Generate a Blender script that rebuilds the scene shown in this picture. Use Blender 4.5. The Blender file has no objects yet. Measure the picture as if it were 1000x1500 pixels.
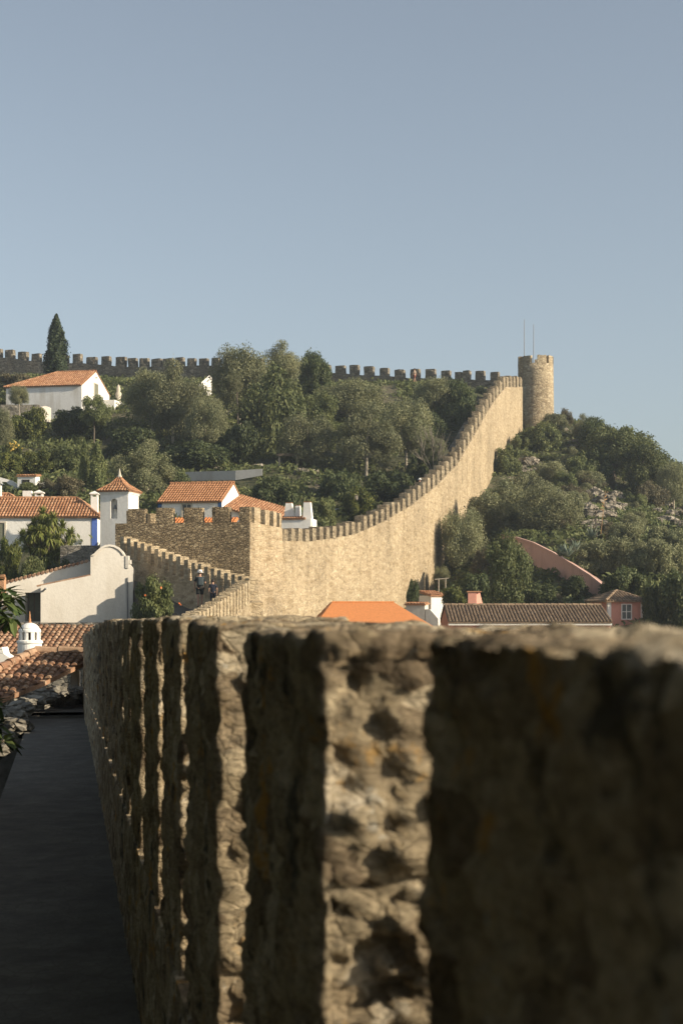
import bpy, math, random
import numpy as np
from mathutils import Vector, Matrix, noise
from mathutils.geometry import delaunay_2d_cdt

C = bpy.context.scene.collection
SC = bpy.context.scene
R = math.radians
rng = np.random.default_rng(7)
random.seed(7)

# ------------------------------------------------------------------ camera, sky, sun
F = 2300.0            # focal length in photo pixels (photo 1000 x 1500)
HY = 900.0            # row of the horizon in the photo
cam_d = bpy.data.cameras.new('camera')
cam = bpy.data.objects.new('camera', cam_d); C.objects.link(cam)
cam.location = (0, 0, 0); cam.rotation_euler = (R(90), 0, 0)
cam_d.sensor_fit = 'VERTICAL'; cam_d.sensor_height = 36.0; cam_d.sensor_width = 24.0
cam_d.lens = F / 1500 * 36
cam_d.shift_y = (HY - 750) / 1500
cam_d.clip_start = 0.05; cam_d.clip_end = 9000
cam_d.dof.use_dof = True; cam_d.dof.focus_distance = 110; cam_d.dof.aperture_fstop = 8.6
SC.camera = cam

SUN_EL, SUN_AZ = R(24), R(21)         # azimuth: how far behind the picture plane, on the right
sdir = Vector((math.cos(SUN_AZ) * math.cos(SUN_EL), -math.sin(SUN_AZ) * math.cos(SUN_EL), math.sin(SUN_EL)))
w = bpy.data.worlds.new('World'); SC.world = w; w.use_nodes = True
nt = w.node_tree
bg = nt.nodes['Background']
sky = nt.nodes.new('ShaderNodeTexSky'); sky.sky_type = 'NISHITA'; sky.sun_disc = False
sky.sun_elevation = SUN_EL; sky.sun_rotation = math.atan2(sdir.x, sdir.y)
sky.air_density = 1.0; sky.dust_density = 1.7; sky.ozone_density = 1.0; sky.altitude = 80
hs = nt.nodes.new('ShaderNodeHueSaturation'); hs.inputs['Saturation'].default_value = 0.52
nt.links.new(sky.outputs[0], hs.inputs['Color']); tint = nt.nodes.new('ShaderNodeMix'); tint.data_type = 'RGBA'; tint.blend_type = 'MULTIPLY'; tint.inputs[0].default_value = 1
tint.inputs[7].default_value = (.93, .99, 1.02, 1)
nt.links.new(hs.outputs[0], tint.inputs[6]); nt.links.new(tint.outputs[2], bg.inputs[0])
bg.inputs[1].default_value = 0.092
sl = bpy.data.lights.new('sun', 'SUN'); sl.energy = 5.0; sl.angle = R(0.5); sl.color = (1.0, 0.865, 0.67)
so = bpy.data.objects.new('sun', sl); C.objects.link(so); so.location = (80, -30, 60)
so.rotation_euler = sdir.to_track_quat('Z', 'Y').to_euler()
SC.view_settings.view_transform = 'Standard'; SC.view_settings.look = 'None'
SC.view_settings.exposure = 0.55; SC.view_settings.gamma = 1.0
SC.cycles.max_bounces = 6; SC.cycles.diffuse_bounces = 3; SC.cycles.transparent_max_bounces = 4

def P(x, y, D):
    return Vector(((x - 500) / F * D, D, (HY - y) / F * D))

# ------------------------------------------------------------------ materials
class N:
    def __init__(s, name):
        s.m = bpy.data.materials.new(name); s.m.use_nodes = True
        s.t = s.m.node_tree; s.b = s.t.nodes['Principled BSDF']
        s.b.inputs['Roughness'].default_value = 0.9
        s.b.inputs['Specular IOR Level'].default_value = 0.2
    def n(s, kind, **kw):
        nd = s.t.nodes.new('ShaderNode' + kind)
        for k, v in kw.items():
            if k in nd.inputs: nd.inputs[k].default_value = v
            else: setattr(nd, k, v)
        return nd
    def l(s, a, b): s.t.links.new(a, b)
    def pos(s, scale=(1, 1, 1)):
        g = s.n('NewGeometry'); mp = s.n('Mapping'); mp.inputs['Scale'].default_value = scale
        s.l(g.outputs['Position'], mp.inputs['Vector']); return mp.outputs[0]
    def noise(s, vec, scale, detail=4, rough=0.55):
        t = s.n('TexNoise'); t.inputs['Scale'].default_value = scale; t.inputs['Detail'].default_value = detail
        t.inputs['Roughness'].default_value = rough
        s.l(vec, t.inputs['Vector']); return t.outputs[0]
    def ramp(s, fac, stops):
        r = s.n('ValToRGB'); e = r.color_ramp.elements
        while len(e) < len(stops): e.new(0.5)
        for el, (p, c) in zip(e, stops):
            el.position = p; el.color = (*c, 1) if len(c) == 3 else c
        s.l(fac, r.inputs[0]); return r.outputs[0]
    def mix(s, a, b, fac, mode='MIX'):
        m = s.n('Mix', data_type='RGBA', blend_type=mode)
        for sock, v in ((m.inputs[6], a), (m.inputs[7], b), (m.inputs[0], fac)):
            if hasattr(v, 'is_linked'): s.l(v, sock)
            elif isinstance(v, (int, float)): sock.default_value = v
            else: sock.default_value = (*v, 1)
        return m.outputs[2]
    def bump(s, h, dist, strength=1.0):
        b = s.n('Bump'); b.inputs['Distance'].default_value = dist; b.inputs['Strength'].default_value = strength
        s.l(h, b.inputs['Height']); s.l(b.outputs[0], s.b.inputs['Normal']); return b
    def out(s, col):
        s.l(col, s.b.inputs['Base Color']); return s.m

g3 = lambda v: (v, v, v)

def stone(name, dark, mid, light, size=0.4, flat=1.9, mortar=0.5, mdark=0.75, bump=0.05, streak=0.6, band=0.5, lichen=0.0, grain=.8):
    """coursed rubble: cells wider than high, mortar joints, vertical rain streaks and faint courses"""
    m = N(name)
    p = m.pos((1 / size, 1 / size, flat / size))
    wob = m.n('TexNoise'); wob.inputs['Scale'].default_value = 0.9; m.l(p, wob.inputs['Vector'])
    add = m.n('VectorMath', operation='MULTIPLY_ADD'); m.l(wob.outputs['Color'], add.inputs[0]); add.inputs[1].default_value = (.55,) * 3; m.l(p, add.inputs[2])
    v = m.n('TexVoronoi'); m.l(add.outputs[0], v.inputs['Vector']); v.inputs['Scale'].default_value = 1
    ve = m.n('TexVoronoi', feature='DISTANCE_TO_EDGE'); m.l(add.outputs[0], ve.inputs['Vector']); ve.inputs['Scale'].default_value = 1
    sep = m.n('SeparateColor'); m.l(v.outputs['Color'], sep.inputs[0])
    col = m.ramp(sep.outputs[0], [(0, dark), (.35, mid), (.75, mid), (1, light)])
    fine = m.noise(m.pos(), 2.6 / size, 6, .65)
    col = m.mix(col, m.ramp(fine, [(.25, g3(.45)), (.5, g3(1)), (.8, g3(1.25))]), grain, 'MULTIPLY')
    joint = m.ramp(ve.outputs['Distance'], [(0, g3(0)), (.12, g3(1))])
    jf = m.n('Math', operation='MULTIPLY_ADD'); m.l(joint, jf.inputs[0]); jf.inputs[1].default_value = -mortar; jf.inputs[2].default_value = mortar
    col = m.mix(col, tuple(c * mdark for c in mid), jf.outputs[0])
    big = m.noise(m.pos(), .22, 4, .6)
    col = m.mix(col, m.ramp(big, [(.3, g3(.74)), (.5, g3(1)), (.72, g3(1.14))]), .9, 'MULTIPLY')
    st = m.noise(m.pos((1, 1, .09)), 1.1, 5, .65)
    col = m.mix(col, m.ramp(st, [(.34, (.55, .5, .43)), (.5, g3(1)), (.7, g3(1.1))]), streak, 'MULTIPLY')
    bd = m.noise(m.pos((.22, .22, 1)), 4.2, 4, .65)
    col = m.mix(col, m.ramp(bd, [(.36, (.72, .68, .6)), (.5, g3(1)), (.66, g3(1.1))]), band, 'MULTIPLY')
    if lichen:
        a = m.noise(m.pos(), 9, 4, .6)
        col = m.mix(col, (.36, .21, .05), m.ramp(a, [(.60, g3(0)), (.67, g3(lichen))]))
        b2 = m.noise(m.pos((1.3, 1.3, 1.3)), 14, 3, .6)
        col = m.mix(col, (.45, .44, .38), m.ramp(b2, [(.63, g3(0)), (.69, g3(lichen * .8))]))
    h = m.mix(joint, fine, .45)
    m.bump(h, bump)
    return m.out(col)

M = {}
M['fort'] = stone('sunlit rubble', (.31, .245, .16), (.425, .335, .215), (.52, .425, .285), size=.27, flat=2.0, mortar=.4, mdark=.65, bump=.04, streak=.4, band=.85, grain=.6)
M['cap'] = stone('weathered merlon rubble', (.20, .155, .10), (.33, .265, .175), (.44, .365, .25), size=.30, flat=1.8, mortar=.5, mdark=.5, bump=.07, streak=.4, band=.3)
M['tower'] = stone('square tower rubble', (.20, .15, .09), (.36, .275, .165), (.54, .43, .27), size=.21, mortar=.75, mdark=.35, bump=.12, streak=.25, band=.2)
M['round'] = stone('round tower rubble', (.26, .20, .125), (.41, .33, .215), (.53, .44, .30), size=.38, flat=1.5, mortar=.6, mdark=.5, bump=.07, streak=.3, band=.25)
M['crest'] = stone('hilltop wall rubble', (.12, .105, .08), (.22, .19, .145), (.32, .28, .215), size=.5, mortar=.6, mdark=.4, bump=.1, streak=.3, band=.2, lichen=.25)
def nearstone():
    m = N('near parapet stone')
    p = m.pos((1, 1, 1.7))
    wob = m.n('TexNoise'); wob.inputs['Scale'].default_value = 9; wob.inputs['Detail'].default_value = 4; m.l(p, wob.inputs['Vector'])
    add = m.n('VectorMath', operation='MULTIPLY_ADD'); m.l(wob.outputs['Color'], add.inputs[0]); add.inputs[1].default_value = (.07,) * 3; m.l(p, add.inputs[2])
    v = m.n('TexVoronoi'); m.l(add.outputs[0], v.inputs['Vector']); v.inputs['Scale'].default_value = 9
    sep = m.n('SeparateColor'); m.l(v.outputs['Color'], sep.inputs[0])
    col = m.ramp(sep.outputs[0], [(0, (.22, .165, .105)), (.45, (.41, .325, .205)), (.8, (.48, .39, .255)), (1, (.60, .51, .37))])
    flake = m.noise(m.pos((1, 1, 3.2)), 26, 7, .72)
    grit = m.noise(m.pos(), 75, 4, .7)
    col = m.mix(col, m.ramp(flake, [(.30, g3(.30)), (.46, g3(.9)), (.62, g3(1.15)), (.75, g3(1.45))]), .9, 'MULTIPLY')
    col = m.mix(col, m.ramp(grit, [(.3, g3(.62)), (.6, g3(1.1))]), .8, 'MULTIPLY')
    a_ = m.noise(m.pos(), 5.5, 6, .68)
    col = m.mix(col, (.55, .30, .06), m.ramp(a_, [(.595, g3(0)), (.66, g3(.85))]))
    b_ = m.noise(m.pos((1.3, 1.3, 1.3)), 11, 6, .68)
    col = m.mix(col, (.50, .48, .41), m.ramp(b_, [(.64, g3(0)), (.69, g3(.7))]))
    c_ = m.noise(m.pos((.9, .9, .9)), 7, 6, .7)
    col = m.mix(col, (.05, .045, .035), m.ramp(c_, [(.56, g3(0)), (.63, g3(.85))]))
    ve = m.n('TexVoronoi', feature='DISTANCE_TO_EDGE'); m.l(add.outputs[0], ve.inputs['Vector']); ve.inputs['Scale'].default_value = 22
    h = m.mix(flake, m.ramp(ve.outputs['Distance'], [(0, g3(0)), (.12, g3(1))]), .22)
    h = m.mix(h, grit, .22)
    m.bump(h, .034); m.b.inputs['Roughness'].default_value = .95
    return m.out(col)
M['near'] = nearstone()
M['grey'] = stone('grey rubble', (.14, .125, .10), (.24, .22, .18), (.33, .30, .25), size=.3, mortar=.6, mdark=.5, bump=.06, streak=.3, band=.1)

def plaster(name, col, stain=(.62, .56, .46), amt=.55, bump=.012):
    m = N(name)
    st = m.noise(m.pos((1, 1, .25)), .9, 5, .6)
    c = m.mix(col, tuple(a * b for a, b in zip(col, stain)), m.ramp(st, [(.48, g3(0)), (.78, g3(amt))]))
    fi = m.noise(m.pos(), 7, 4, .6)
    c = m.mix(c, m.ramp(fi, [(.3, g3(.88)), (.6, g3(1))]), .6, 'MULTIPLY')
    m.bump(fi, bump)
    return m.out(c)

M['white'] = plaster('limewash', (.80, .77, .71))
M['whiteold'] = plaster('weathered limewash', (.78, .76, .72), amt=.8)
M['cream'] = plaster('cream limewash', (.61, .565, .49), amt=.45)
M['pink'] = plaster('pink render', (.56, .27, .20), amt=.5)
M['pinkold'] = plaster('faded pink render', (.50, .32, .265), stain=(.6, .62, .6), amt=.8)
M['blue'] = plaster('blue paint', (.10, .18, .52), amt=.4)
M['darkblue'] = plaster('dark blue paint', (.035, .10, .24), amt=.4)
M['trim'] = plaster('pale stone trim', (.50, .45, .36), amt=.4)
M['concrete'] = plaster('grey concrete', (.34, .34, .33), amt=.6)

def plain(name, col, rough=.8, metal=0, spec=.3):
    m = N(name)
    fi = m.noise(m.pos(), 6, 3, .6)
    c = m.mix(col, m.ramp(fi, [(.3, g3(.8)), (.7, g3(1.1))]), .8, 'MULTIPLY')
    m.b.inputs['Roughness'].default_value = rough; m.b.inputs['Metallic'].default_value = metal
    m.b.inputs['Specular IOR Level'].default_value = spec
    return m.out(c)

M['glass'] = plain('window glass', (.025, .03, .03), .12, 0, .5)
M['shutter'] = plain('grey green shutter', (.17, .17, .12))
M['wood'] = plain('weathered wood', (.16, .12, .085))
M['metal'] = plain('grey metal', (.2, .2, .2), .5, .6)
M['dark'] = plain('dark opening', (.03, .026, .022))
M['skin'] = plain('skin', (.42, .24, .16), .6)
M['tan'] = plain('pale tan cloth', (.26, .20, .15))
M['hair'] = plain('hair', (.03, .02, .014), .6)
M['navy'] = plain('navy cloth', (.012, .016, .03))
M['black'] = plain('dark cloth', (.016, .018, .018))
M['pack'] = plain('dark grey blue cloth', (.045, .06, .065))
M['hat'] = plain('white cloth', (.75, .73, .68))
M['red'] = plain('rust red cloth', (.20, .06, .045))

def tiles(name, stops, dirt=.5, rough=.85):
    m = N(name)
    g = m.n('NewGeometry')
    col = m.ramp(g.outputs['Random Per Island'], stops)
    a = m.noise(m.pos(), 1.1, 5, .65)
    col = m.mix(col, (.17, .115, .07), m.ramp(a, [(.46, g3(0)), (.72, g3(dirt))]))
    b = m.noise(m.pos(), 11, 4, .7)
    col = m.mix(col, m.ramp(b, [(.3, g3(.62)), (.6, g3(1.06))]), .75, 'MULTIPLY')
    pale = m.noise(m.pos((1.7, 1.7, 1.7)), 7, 3, .6)
    col = m.mix(col, (.46, .38, .27), m.ramp(pale, [(.58, g3(0)), (.70, g3(dirt * .8))]))
    m.bump(b, .01); m.b.inputs['Roughness'].default_value = rough
    return m.out(col)

M['tile'] = tiles('terracotta tile', [(0, (.30, .14, .07)), (.5, (.40, .20, .10)), (1, (.50, .28, .16))], .4)
M['tilenew'] = tiles('bright terracotta tile', [(0, (.34, .16, .075)), (1, (.46, .23, .115))], .06)
M['tileflat'] = tiles('new orange tile', [(0, (.60, .23, .078)), (1, (.64, .25, .09))], .0)
M['tileold'] = tiles('lichened terracotta tile', [(0, (.22, .115, .07)), (.5, (.35, .195, .115)), (1, (.46, .31, .20))], .8)
M['tilebrown'] = tiles('brown weathered tile', [(0, (.17, .12, .08)), (1, (.30, .215, .14))], .8)

def leafmat(name, dark, mid, light, trans=.32):
    m = N(name)
    g = m.n('NewGeometry'); oi = m.n('ObjectInfo')
    c = m.ramp(g.outputs['Random Per Island'], [(0, dark), (.5, mid), (1, light)])
    hsv = m.n('HueSaturation'); mr = m.n('MapRange'); m.l(oi.outputs['Random'], mr.inputs[0])
    mr.inputs[3].default_value = .78; mr.inputs[4].default_value = 1.22
    m.l(mr.outputs[0], hsv.inputs['Value']); m.l(c, hsv.inputs['Color'])
    big = m.noise(m.pos(), .55, 3, .6)
    col = m.mix(hsv.outputs[0], m.ramp(big, [(.3, (.78, .84, .8)), (.7, (1.18, 1.12, 1.02))]), .9, 'MULTIPLY')
    m.b.inputs['Roughness'].default_value = .65
    m.b.inputs['Specular IOR Level'].default_value = .25
    tr = m.n('BsdfTranslucent'); m.l(col, tr.inputs[0]); m.l(col, m.b.inputs['Base Color'])
    ms = m.n('MixShader'); ms.inputs[0].default_value = trans
    m.l(m.b.outputs[0], ms.inputs[1]); m.l(tr.outputs[0], ms.inputs[2])
    o = [n for n in m.t.nodes if n.type == 'OUTPUT_MATERIAL'][0]; m.l(ms.outputs[0], o.inputs[0])
    return m.m

M['olive'] = leafmat('olive leaves', (.13, .138, .072), (.205, .212, .112), (.285, .282, .168))
M['green'] = leafmat('green leaves', (.068, .088, .034), (.125, .146, .056), (.19, .20, .084))
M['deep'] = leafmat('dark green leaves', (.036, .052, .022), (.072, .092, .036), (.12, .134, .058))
M['lime'] = leafmat('yellow green leaves', (.05, .07, .018), (.115, .130, .032), (.19, .19, .05))
M['dry'] = leafmat('dry grey scrub', (.085, .074, .045), (.14, .122, .074), (.20, .178, .108))
M['cypress'] = leafmat('cypress foliage', (.016, .030, .014), (.036, .055, .024), (.062, .078, .034), .1)
M['agave'] = leafmat('blue grey agave', (.09, .12, .10), (.17, .21, .17), (.27, .30, .23), .05)
M['yucca'] = leafmat('yucca blades', (.10, .13, .03), (.20, .225, .055), (.31, .31, .11), .15)
M['loquat'] = leafmat('broad glossy leaves', (.025, .05, .014), (.055, .085, .024), (.11, .14, .045), .2)
M['bloom'] = leafmat('orange blooms', (.55, .10, .03), (.65, .16, .04), (.7, .25, .1), .1)
M['pale'] = leafmat('pale blossom', (.38, .30, .2), (.45, .36, .25), (.5, .42, .3), .1)
M['yellow'] = leafmat('yellow bloom', (.24, .17, .03), (.32, .22, .05), (.38, .28, .08), .1)
M['bark'] = plain('bark', (.12, .095, .07))
M['palebark'] = plain('pale bark', (.30, .26, .20))
M['twig'] = plain('grey twigs', (.15, .13, .10))
M['stalk'] = plain('dry stalk', (.34, .20, .09))
M['rock'] = stone('limestone outcrop', (.13, .115, .09), (.26, .225, .175), (.36, .32, .26), size=.7, flat=1.3, mortar=.5, mdark=.4, bump=.25, streak=.3, band=.1, lichen=.2)

def groundmat():
    m = N('hillside soil and grass')
    a = m.noise(m.pos(), .18, 5, .6); b = m.noise(m.pos(), 1.6, 5, .7); d = m.noise(m.pos(), 9, 4, .7)
    c = m.ramp(b, [(.3, (.035, .040, .018)), (.5, (.06, .064, .03)), (.7, (.125, .11, .062))])
    c = m.mix(c, (.16, .135, .09), m.ramp(a, [(.54, g3(0)), (.64, g3(.75))]))
    c = m.mix(c, m.ramp(d, [(.3, g3(.6)), (.65, g3(1.1))]), .8, 'MULTIPLY')
    m.bump(b, .3); return m.out(c)
M['ground'] = groundmat()

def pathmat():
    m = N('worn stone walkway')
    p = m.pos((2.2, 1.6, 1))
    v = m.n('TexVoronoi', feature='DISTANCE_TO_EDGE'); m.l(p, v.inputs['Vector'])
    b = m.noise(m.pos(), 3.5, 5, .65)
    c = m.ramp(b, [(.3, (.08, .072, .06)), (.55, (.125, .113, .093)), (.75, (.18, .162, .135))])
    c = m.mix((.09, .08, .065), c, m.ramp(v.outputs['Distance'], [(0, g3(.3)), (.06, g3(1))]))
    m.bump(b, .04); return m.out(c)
M['path'] = pathmat()

# ------------------------------------------------------------------ mesh helpers
class MB:
    def __init__(s): s.v = []; s.f = []
    def add(s, vs, fs):
        k = len(s.v); s.v += [tuple(x) for x in vs]; s.f += [tuple(i + k for i in f) for f in fs]
    def box(s, o, ax, ay, az):
        o, ax, ay, az = map(Vector, (o, ax, ay, az))
        s.add([o, o + ax, o + ax + ay, o + ay, o + az, o + ax + az, o + ax + ay + az, o + ay + az],
              [(0, 3, 2, 1), (4, 5, 6, 7), (0, 1, 5, 4), (1, 2, 6, 5), (2, 3, 7, 6), (3, 0, 4, 7)])
    def prism(s, pts, ext):
        ext = Vector(ext); n = len(pts); pts = [Vector(p) for p in pts]
        s.add(pts + [p + ext for p in pts],
              [tuple(range(n)), tuple(range(2 * n - 1, n - 1, -1))] + [(i, i + n, (i + 1) % n + n, (i + 1) % n) for i in range(n)])
    def tube(s, path, rad, k=6, cap=True):
        path = [Vector(p) for p in path]; rings = []
        for i, p in enumerate(path):
            t = (path[min(i + 1, len(path) - 1)] - path[max(i - 1, 0)]).normalized()
            a = t.cross(Vector((.31, .95, .1))).normalized(); b = t.cross(a)
            r = rad[i] if hasattr(rad, '__len__') else rad
            rings.append([p + (a * math.cos(q) + b * math.sin(q)) * r for q in [2 * math.pi * j / k for j in range(k)]])
        vs = [v for r in rings for v in r]; fs = []
        for i in range(len(rings) - 1):
            for j in range(k):
                fs.append((i * k + j, i * k + (j + 1) % k, (i + 1) * k + (j + 1) % k, (i + 1) * k + j))
        if cap: fs += [tuple(range(k))[::-1], tuple(range((len(rings) - 1) * k, len(rings) * k))]
        s.add(vs, fs)
    def lathe(s, o, prof, k=20):
        o = Vector(o); vs = []; fs = []
        for r, z in prof:
            for j in range(k):
                q = 2 * math.pi * j / k; vs.append(o + Vector((r * math.cos(q), r * math.sin(q), z)))
        for i in range(len(prof) - 1):
            for j in range(k):
                fs.append((i * k + j, i * k + (j + 1) % k, (i + 1) * k + (j + 1) % k, (i + 1) * k + j))
        fs += [tuple(range(k))[::-1], tuple(range((len(prof) - 1) * k, len(prof) * k))]
        s.add(vs, fs)

def mk(name, mb, mat, parent=None, smooth=False):
    me = bpy.data.meshes.new(name)
    me.from_pydata(mb.v, [], mb.f); me.update()
    if mat: me.materials.append(mat if not isinstance(mat, str) else M[mat])
    if smooth: me.polygons.foreach_set('use_smooth', [True] * len(me.polygons))
    o = bpy.data.objects.new(name, me); C.objects.link(o)
    if parent: put(o, parent)
    return o

def put(o, parent):
    """parent without moving (world-space meshes under an Empty at the thing's base)"""
    o.parent = parent
    o.matrix_parent_inverse = pm(parent).inverted()
def pm(o):
    m = Matrix.LocRotScale(o.location, o.rotation_euler, o.scale)
    return pm(o.parent) @ o.matrix_parent_inverse @ m if o.parent else m

def tag(o, label, cat, group=None, kind=None):
    o['label'] = label; o['category'] = cat
    if group: o['group'] = group
    o['kind'] = kind or 'thing'
    return o
def thing(name, label, cat, loc, group=None):
    o = bpy.data.objects.new(name, None); C.objects.link(o); o.location = loc; o.empty_display_size = .3
    return tag(o, label, cat, group)
def struct(o): o['kind'] = 'structure'; return o

def stone_block(mb, o, ax, ay, az, dims, res, disp, rnd=.04):
    """box of dims along unit axes ax, ay, az from corner o, gridded at res, edges rounded, every point pushed by disp(p)"""
    o, ax, ay, az = map(Vector, (o, ax, ay, az))
    n = [max(1, int(round(d / res))) for d in dims]
    idx = {}; vs = []
    rnd = min(rnd, min(dims) * .45)
    def vert(i, j, k):
        key = (i, j, k)
        if key in idx: return idx[key]
        p = Vector((i / n[0] * dims[0], j / n[1] * dims[1], k / n[2] * dims[2]))
        q = Vector([min(max(p[a], rnd), dims[a] - rnd) for a in range(3)])
        d = p - q
        nn = d.normalized() if d.length > 1e-9 else Vector((0, 0, 1))
        p = q + nn * rnd
        pw = o + ax * p.x + ay * p.y + az * p.z
        nw = ax * nn.x + ay * nn.y + az * nn.z
        idx[key] = len(vs); vs.append(pw + nw * (disp(pw, nw) if getattr(disp, 'two', 0) else disp(pw))); return idx[key]
    fs = []
    for a, b, c in ((0, 1, 2), (1, 2, 0), (2, 0, 1)):
        for side in (0, n[c]):
            for i in range(n[a]):
                for j in range(n[b]):
                    q = []
                    for di, dj in ((0, 0), (1, 0), (1, 1), (0, 1)):
                        t = [0, 0, 0]; t[a] = i + di; t[b] = j + dj; t[c] = side
                        q.append(vert(*t))
                    fs.append(tuple(q if side else q[::-1]))
    mb.add(vs, fs)

def tile_roof(mb, poly, up, pitch=.22, length=.42, rad=None, seg=5, jit=.02):
    """barrel tiles over a flat polygon (world points); up = direction the tiles climb. Each tile is its own island."""
    poly = [Vector(p) for p in poly]; o = poly[0]
    nrm = Vector((0, 0, 0))
    for i in range(len(poly)): nrm += (poly[i] - o).cross(poly[(i + 1) % len(poly)] - o)
    nrm.normalize()
    if nrm.z < 0: nrm = -nrm
    vdir = (Vector(up) - nrm * nrm.dot(Vector(up))).normalized(); udir = vdir.cross(nrm).normalized()
    uv = [((p - o).dot(udir), (p - o).dot(vdir)) for p in poly]
    mb.add([p - nrm * .015 for p in poly] + [p - nrm * .09 for p in poly],
           [tuple(range(len(poly))), tuple(range(len(poly), 2 * len(poly)))] +
           [(i, (i + 1) % len(poly), (i + 1) % len(poly) + len(poly), i + len(poly)) for i in range(len(poly))])
    r = rad or pitch * .36
    u = min(a for a, b in uv) + pitch * .5; umax = max(a for a, b in uv)
    while u < umax:
        cr = []
        for i in range(len(uv)):
            (a, b), (c, d) = uv[i], uv[(i + 1) % len(uv)]
            if (a <= u) != (c <= u): cr.append(b + (d - b) * (u - a) / (c - a))
        cr.sort()
        if len(cr) >= 2 and cr[-1] - cr[0] > .05:
            v0, v1 = cr[0], cr[-1]; v = v0 - random.random() * .04
            while v < v1:
                e = min(v + length * 1.06, v1 + .02); du = random.uniform(-jit, jit) * .5
                vs = []
                lift0, lift1 = .03 + random.uniform(0, .008), .004
                for (vv, lf, rr) in ((v, lift0, r), (e, lift1, r * .86)):
                    for k in range(seg + 1):
                        q = math.pi * k / seg
                        vs.append(o + udir * (u + du + math.cos(q) * rr) + vdir * vv + nrm * (math.sin(q) * rr * .85 + lf - .01))
                n1 = seg + 1
                mb.add(vs, [(k, k + n1, k + 1 + n1, k + 1) for k in range(seg)] + [tuple(range(n1))])
                v += length
        u += pitch
    return nrm

class Fr:
    """a house's own axes: x along the front, y into depth, z up"""
    def __init__(s, o, ang):
        s.o = Vector(o); a = R(ang)
        s.x = Vector((math.cos(a), math.sin(a), 0)); s.y = Vector((-math.sin(a), math.cos(a), 0)); s.z = Vector((0, 0, 1))
    def __call__(s, x, y, z): return s.o + s.x * x + s.y * y + s.z * z

def house_shell(root, fr, L, W, h, rise, hl, hr, wall, tile, over=.22, pitch=.22, flen=.42, ridge_cap=True, base=-3):
    """walls (with gables where hl / hr is 0), a tiled roof as separate parts"""
    b = MB()
    gl = [fr(0, 0, base), fr(0, W, base), fr(0, W, h), fr(0, 0, h)]
    b.box(fr(0, 0, base), fr.x * L, fr.y * W, fr.z * (h - base))
    for x0, hip, sgn in ((0, hl, 1), (L, hr, -1)):
        if not hip:
            b.prism([fr(x0, 0, h), fr(x0, W, h), fr(x0, W / 2, h + rise)], fr.x * .25 * sgn)
    wobj = mk('wall', b, wall, root)
    t = MB(); ov = over; dz = -rise / (W / 2) * ov
    oL = ov if hl else .06; oR = ov if hr else .06
    zl = h + .05
    fl, frr = fr(-oL, -ov, zl + dz), fr(L + oR, -ov, zl + dz)
    bl, br = fr(-oL, W + ov, zl + dz), fr(L + oR, W + ov, zl + dz)
    r0 = fr(hl if hl else -oL, W / 2, zl + rise); r1 = fr(L - hr if hr else L + oR, W / 2, zl + rise)
    tile_roof(t, [fl, frr, r1, r0], fr.y + fr.z * .3, pitch, flen)
    tile_roof(t, [br, bl, r0, r1], -fr.y + fr.z * .3, pitch, flen)
    if hl: tile_roof(t, [bl, fl, r0], fr.x + fr.z * .3, pitch, flen)
    if hr: tile_roof(t, [frr, br, r1], -fr.x + fr.z * .3, pitch, flen)
    if ridge_cap:
        for a, c in ((r0, r1), (fl, r0) if hl else (None, None), (bl, r0) if hl else (None, None), (frr, r1) if hr else (None, None), (br, r1) if hr else (None, None)):
            if a is None: continue
            n = max(1, int((c - a).length / .4))
            for i in range(n):
                p, q = a.lerp(c, i / n), a.lerp(c, (i + 1.05) / n)
                t.tube([p + Vector((0, 0, .03)), q + Vector((0, 0, .015))], [.1, .085], 8)
    robj = mk('roof', t, tile, root)
    return wobj, robj

def window(root, fr, x, z, wd, ht, pane='glass', frame='trim', fw=.09, bars=True, y=0, name='window'):
    f = MB()
    for (a, c, l, hh) in ((x - fw, z - fw, wd + 2 * fw, fw), (x - fw, z + ht, wd + 2 * fw, fw), (x - fw, z, fw, ht), (x + wd, z, fw, ht)):
        f.box(fr(a, y - .06, c), fr.x * l, fr.y * .10, fr.z * hh)
    if bars:
        f.box(fr(x + wd / 2 - .025, y - .035, z), fr.x * .05, fr.y * .06, fr.z * ht)
        f.box(fr(x, y - .03, z + ht / 2 - .02), fr.x * (wd / 2 - .025), fr.y * .05, fr.z * .04)
        f.box(fr(x + wd / 2 + .025, y - .03, z + ht / 2 - .02), fr.x * (wd / 2 - .025), fr.y * .05, fr.z * .04)
    fo = mk(name, f, frame, root)
    g = MB(); g.box(fr(x, y - .012, z), fr.x * wd, fr.y * .02, fr.z * ht)
    mk('pane', g, pane, fo)
    return fo

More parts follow.
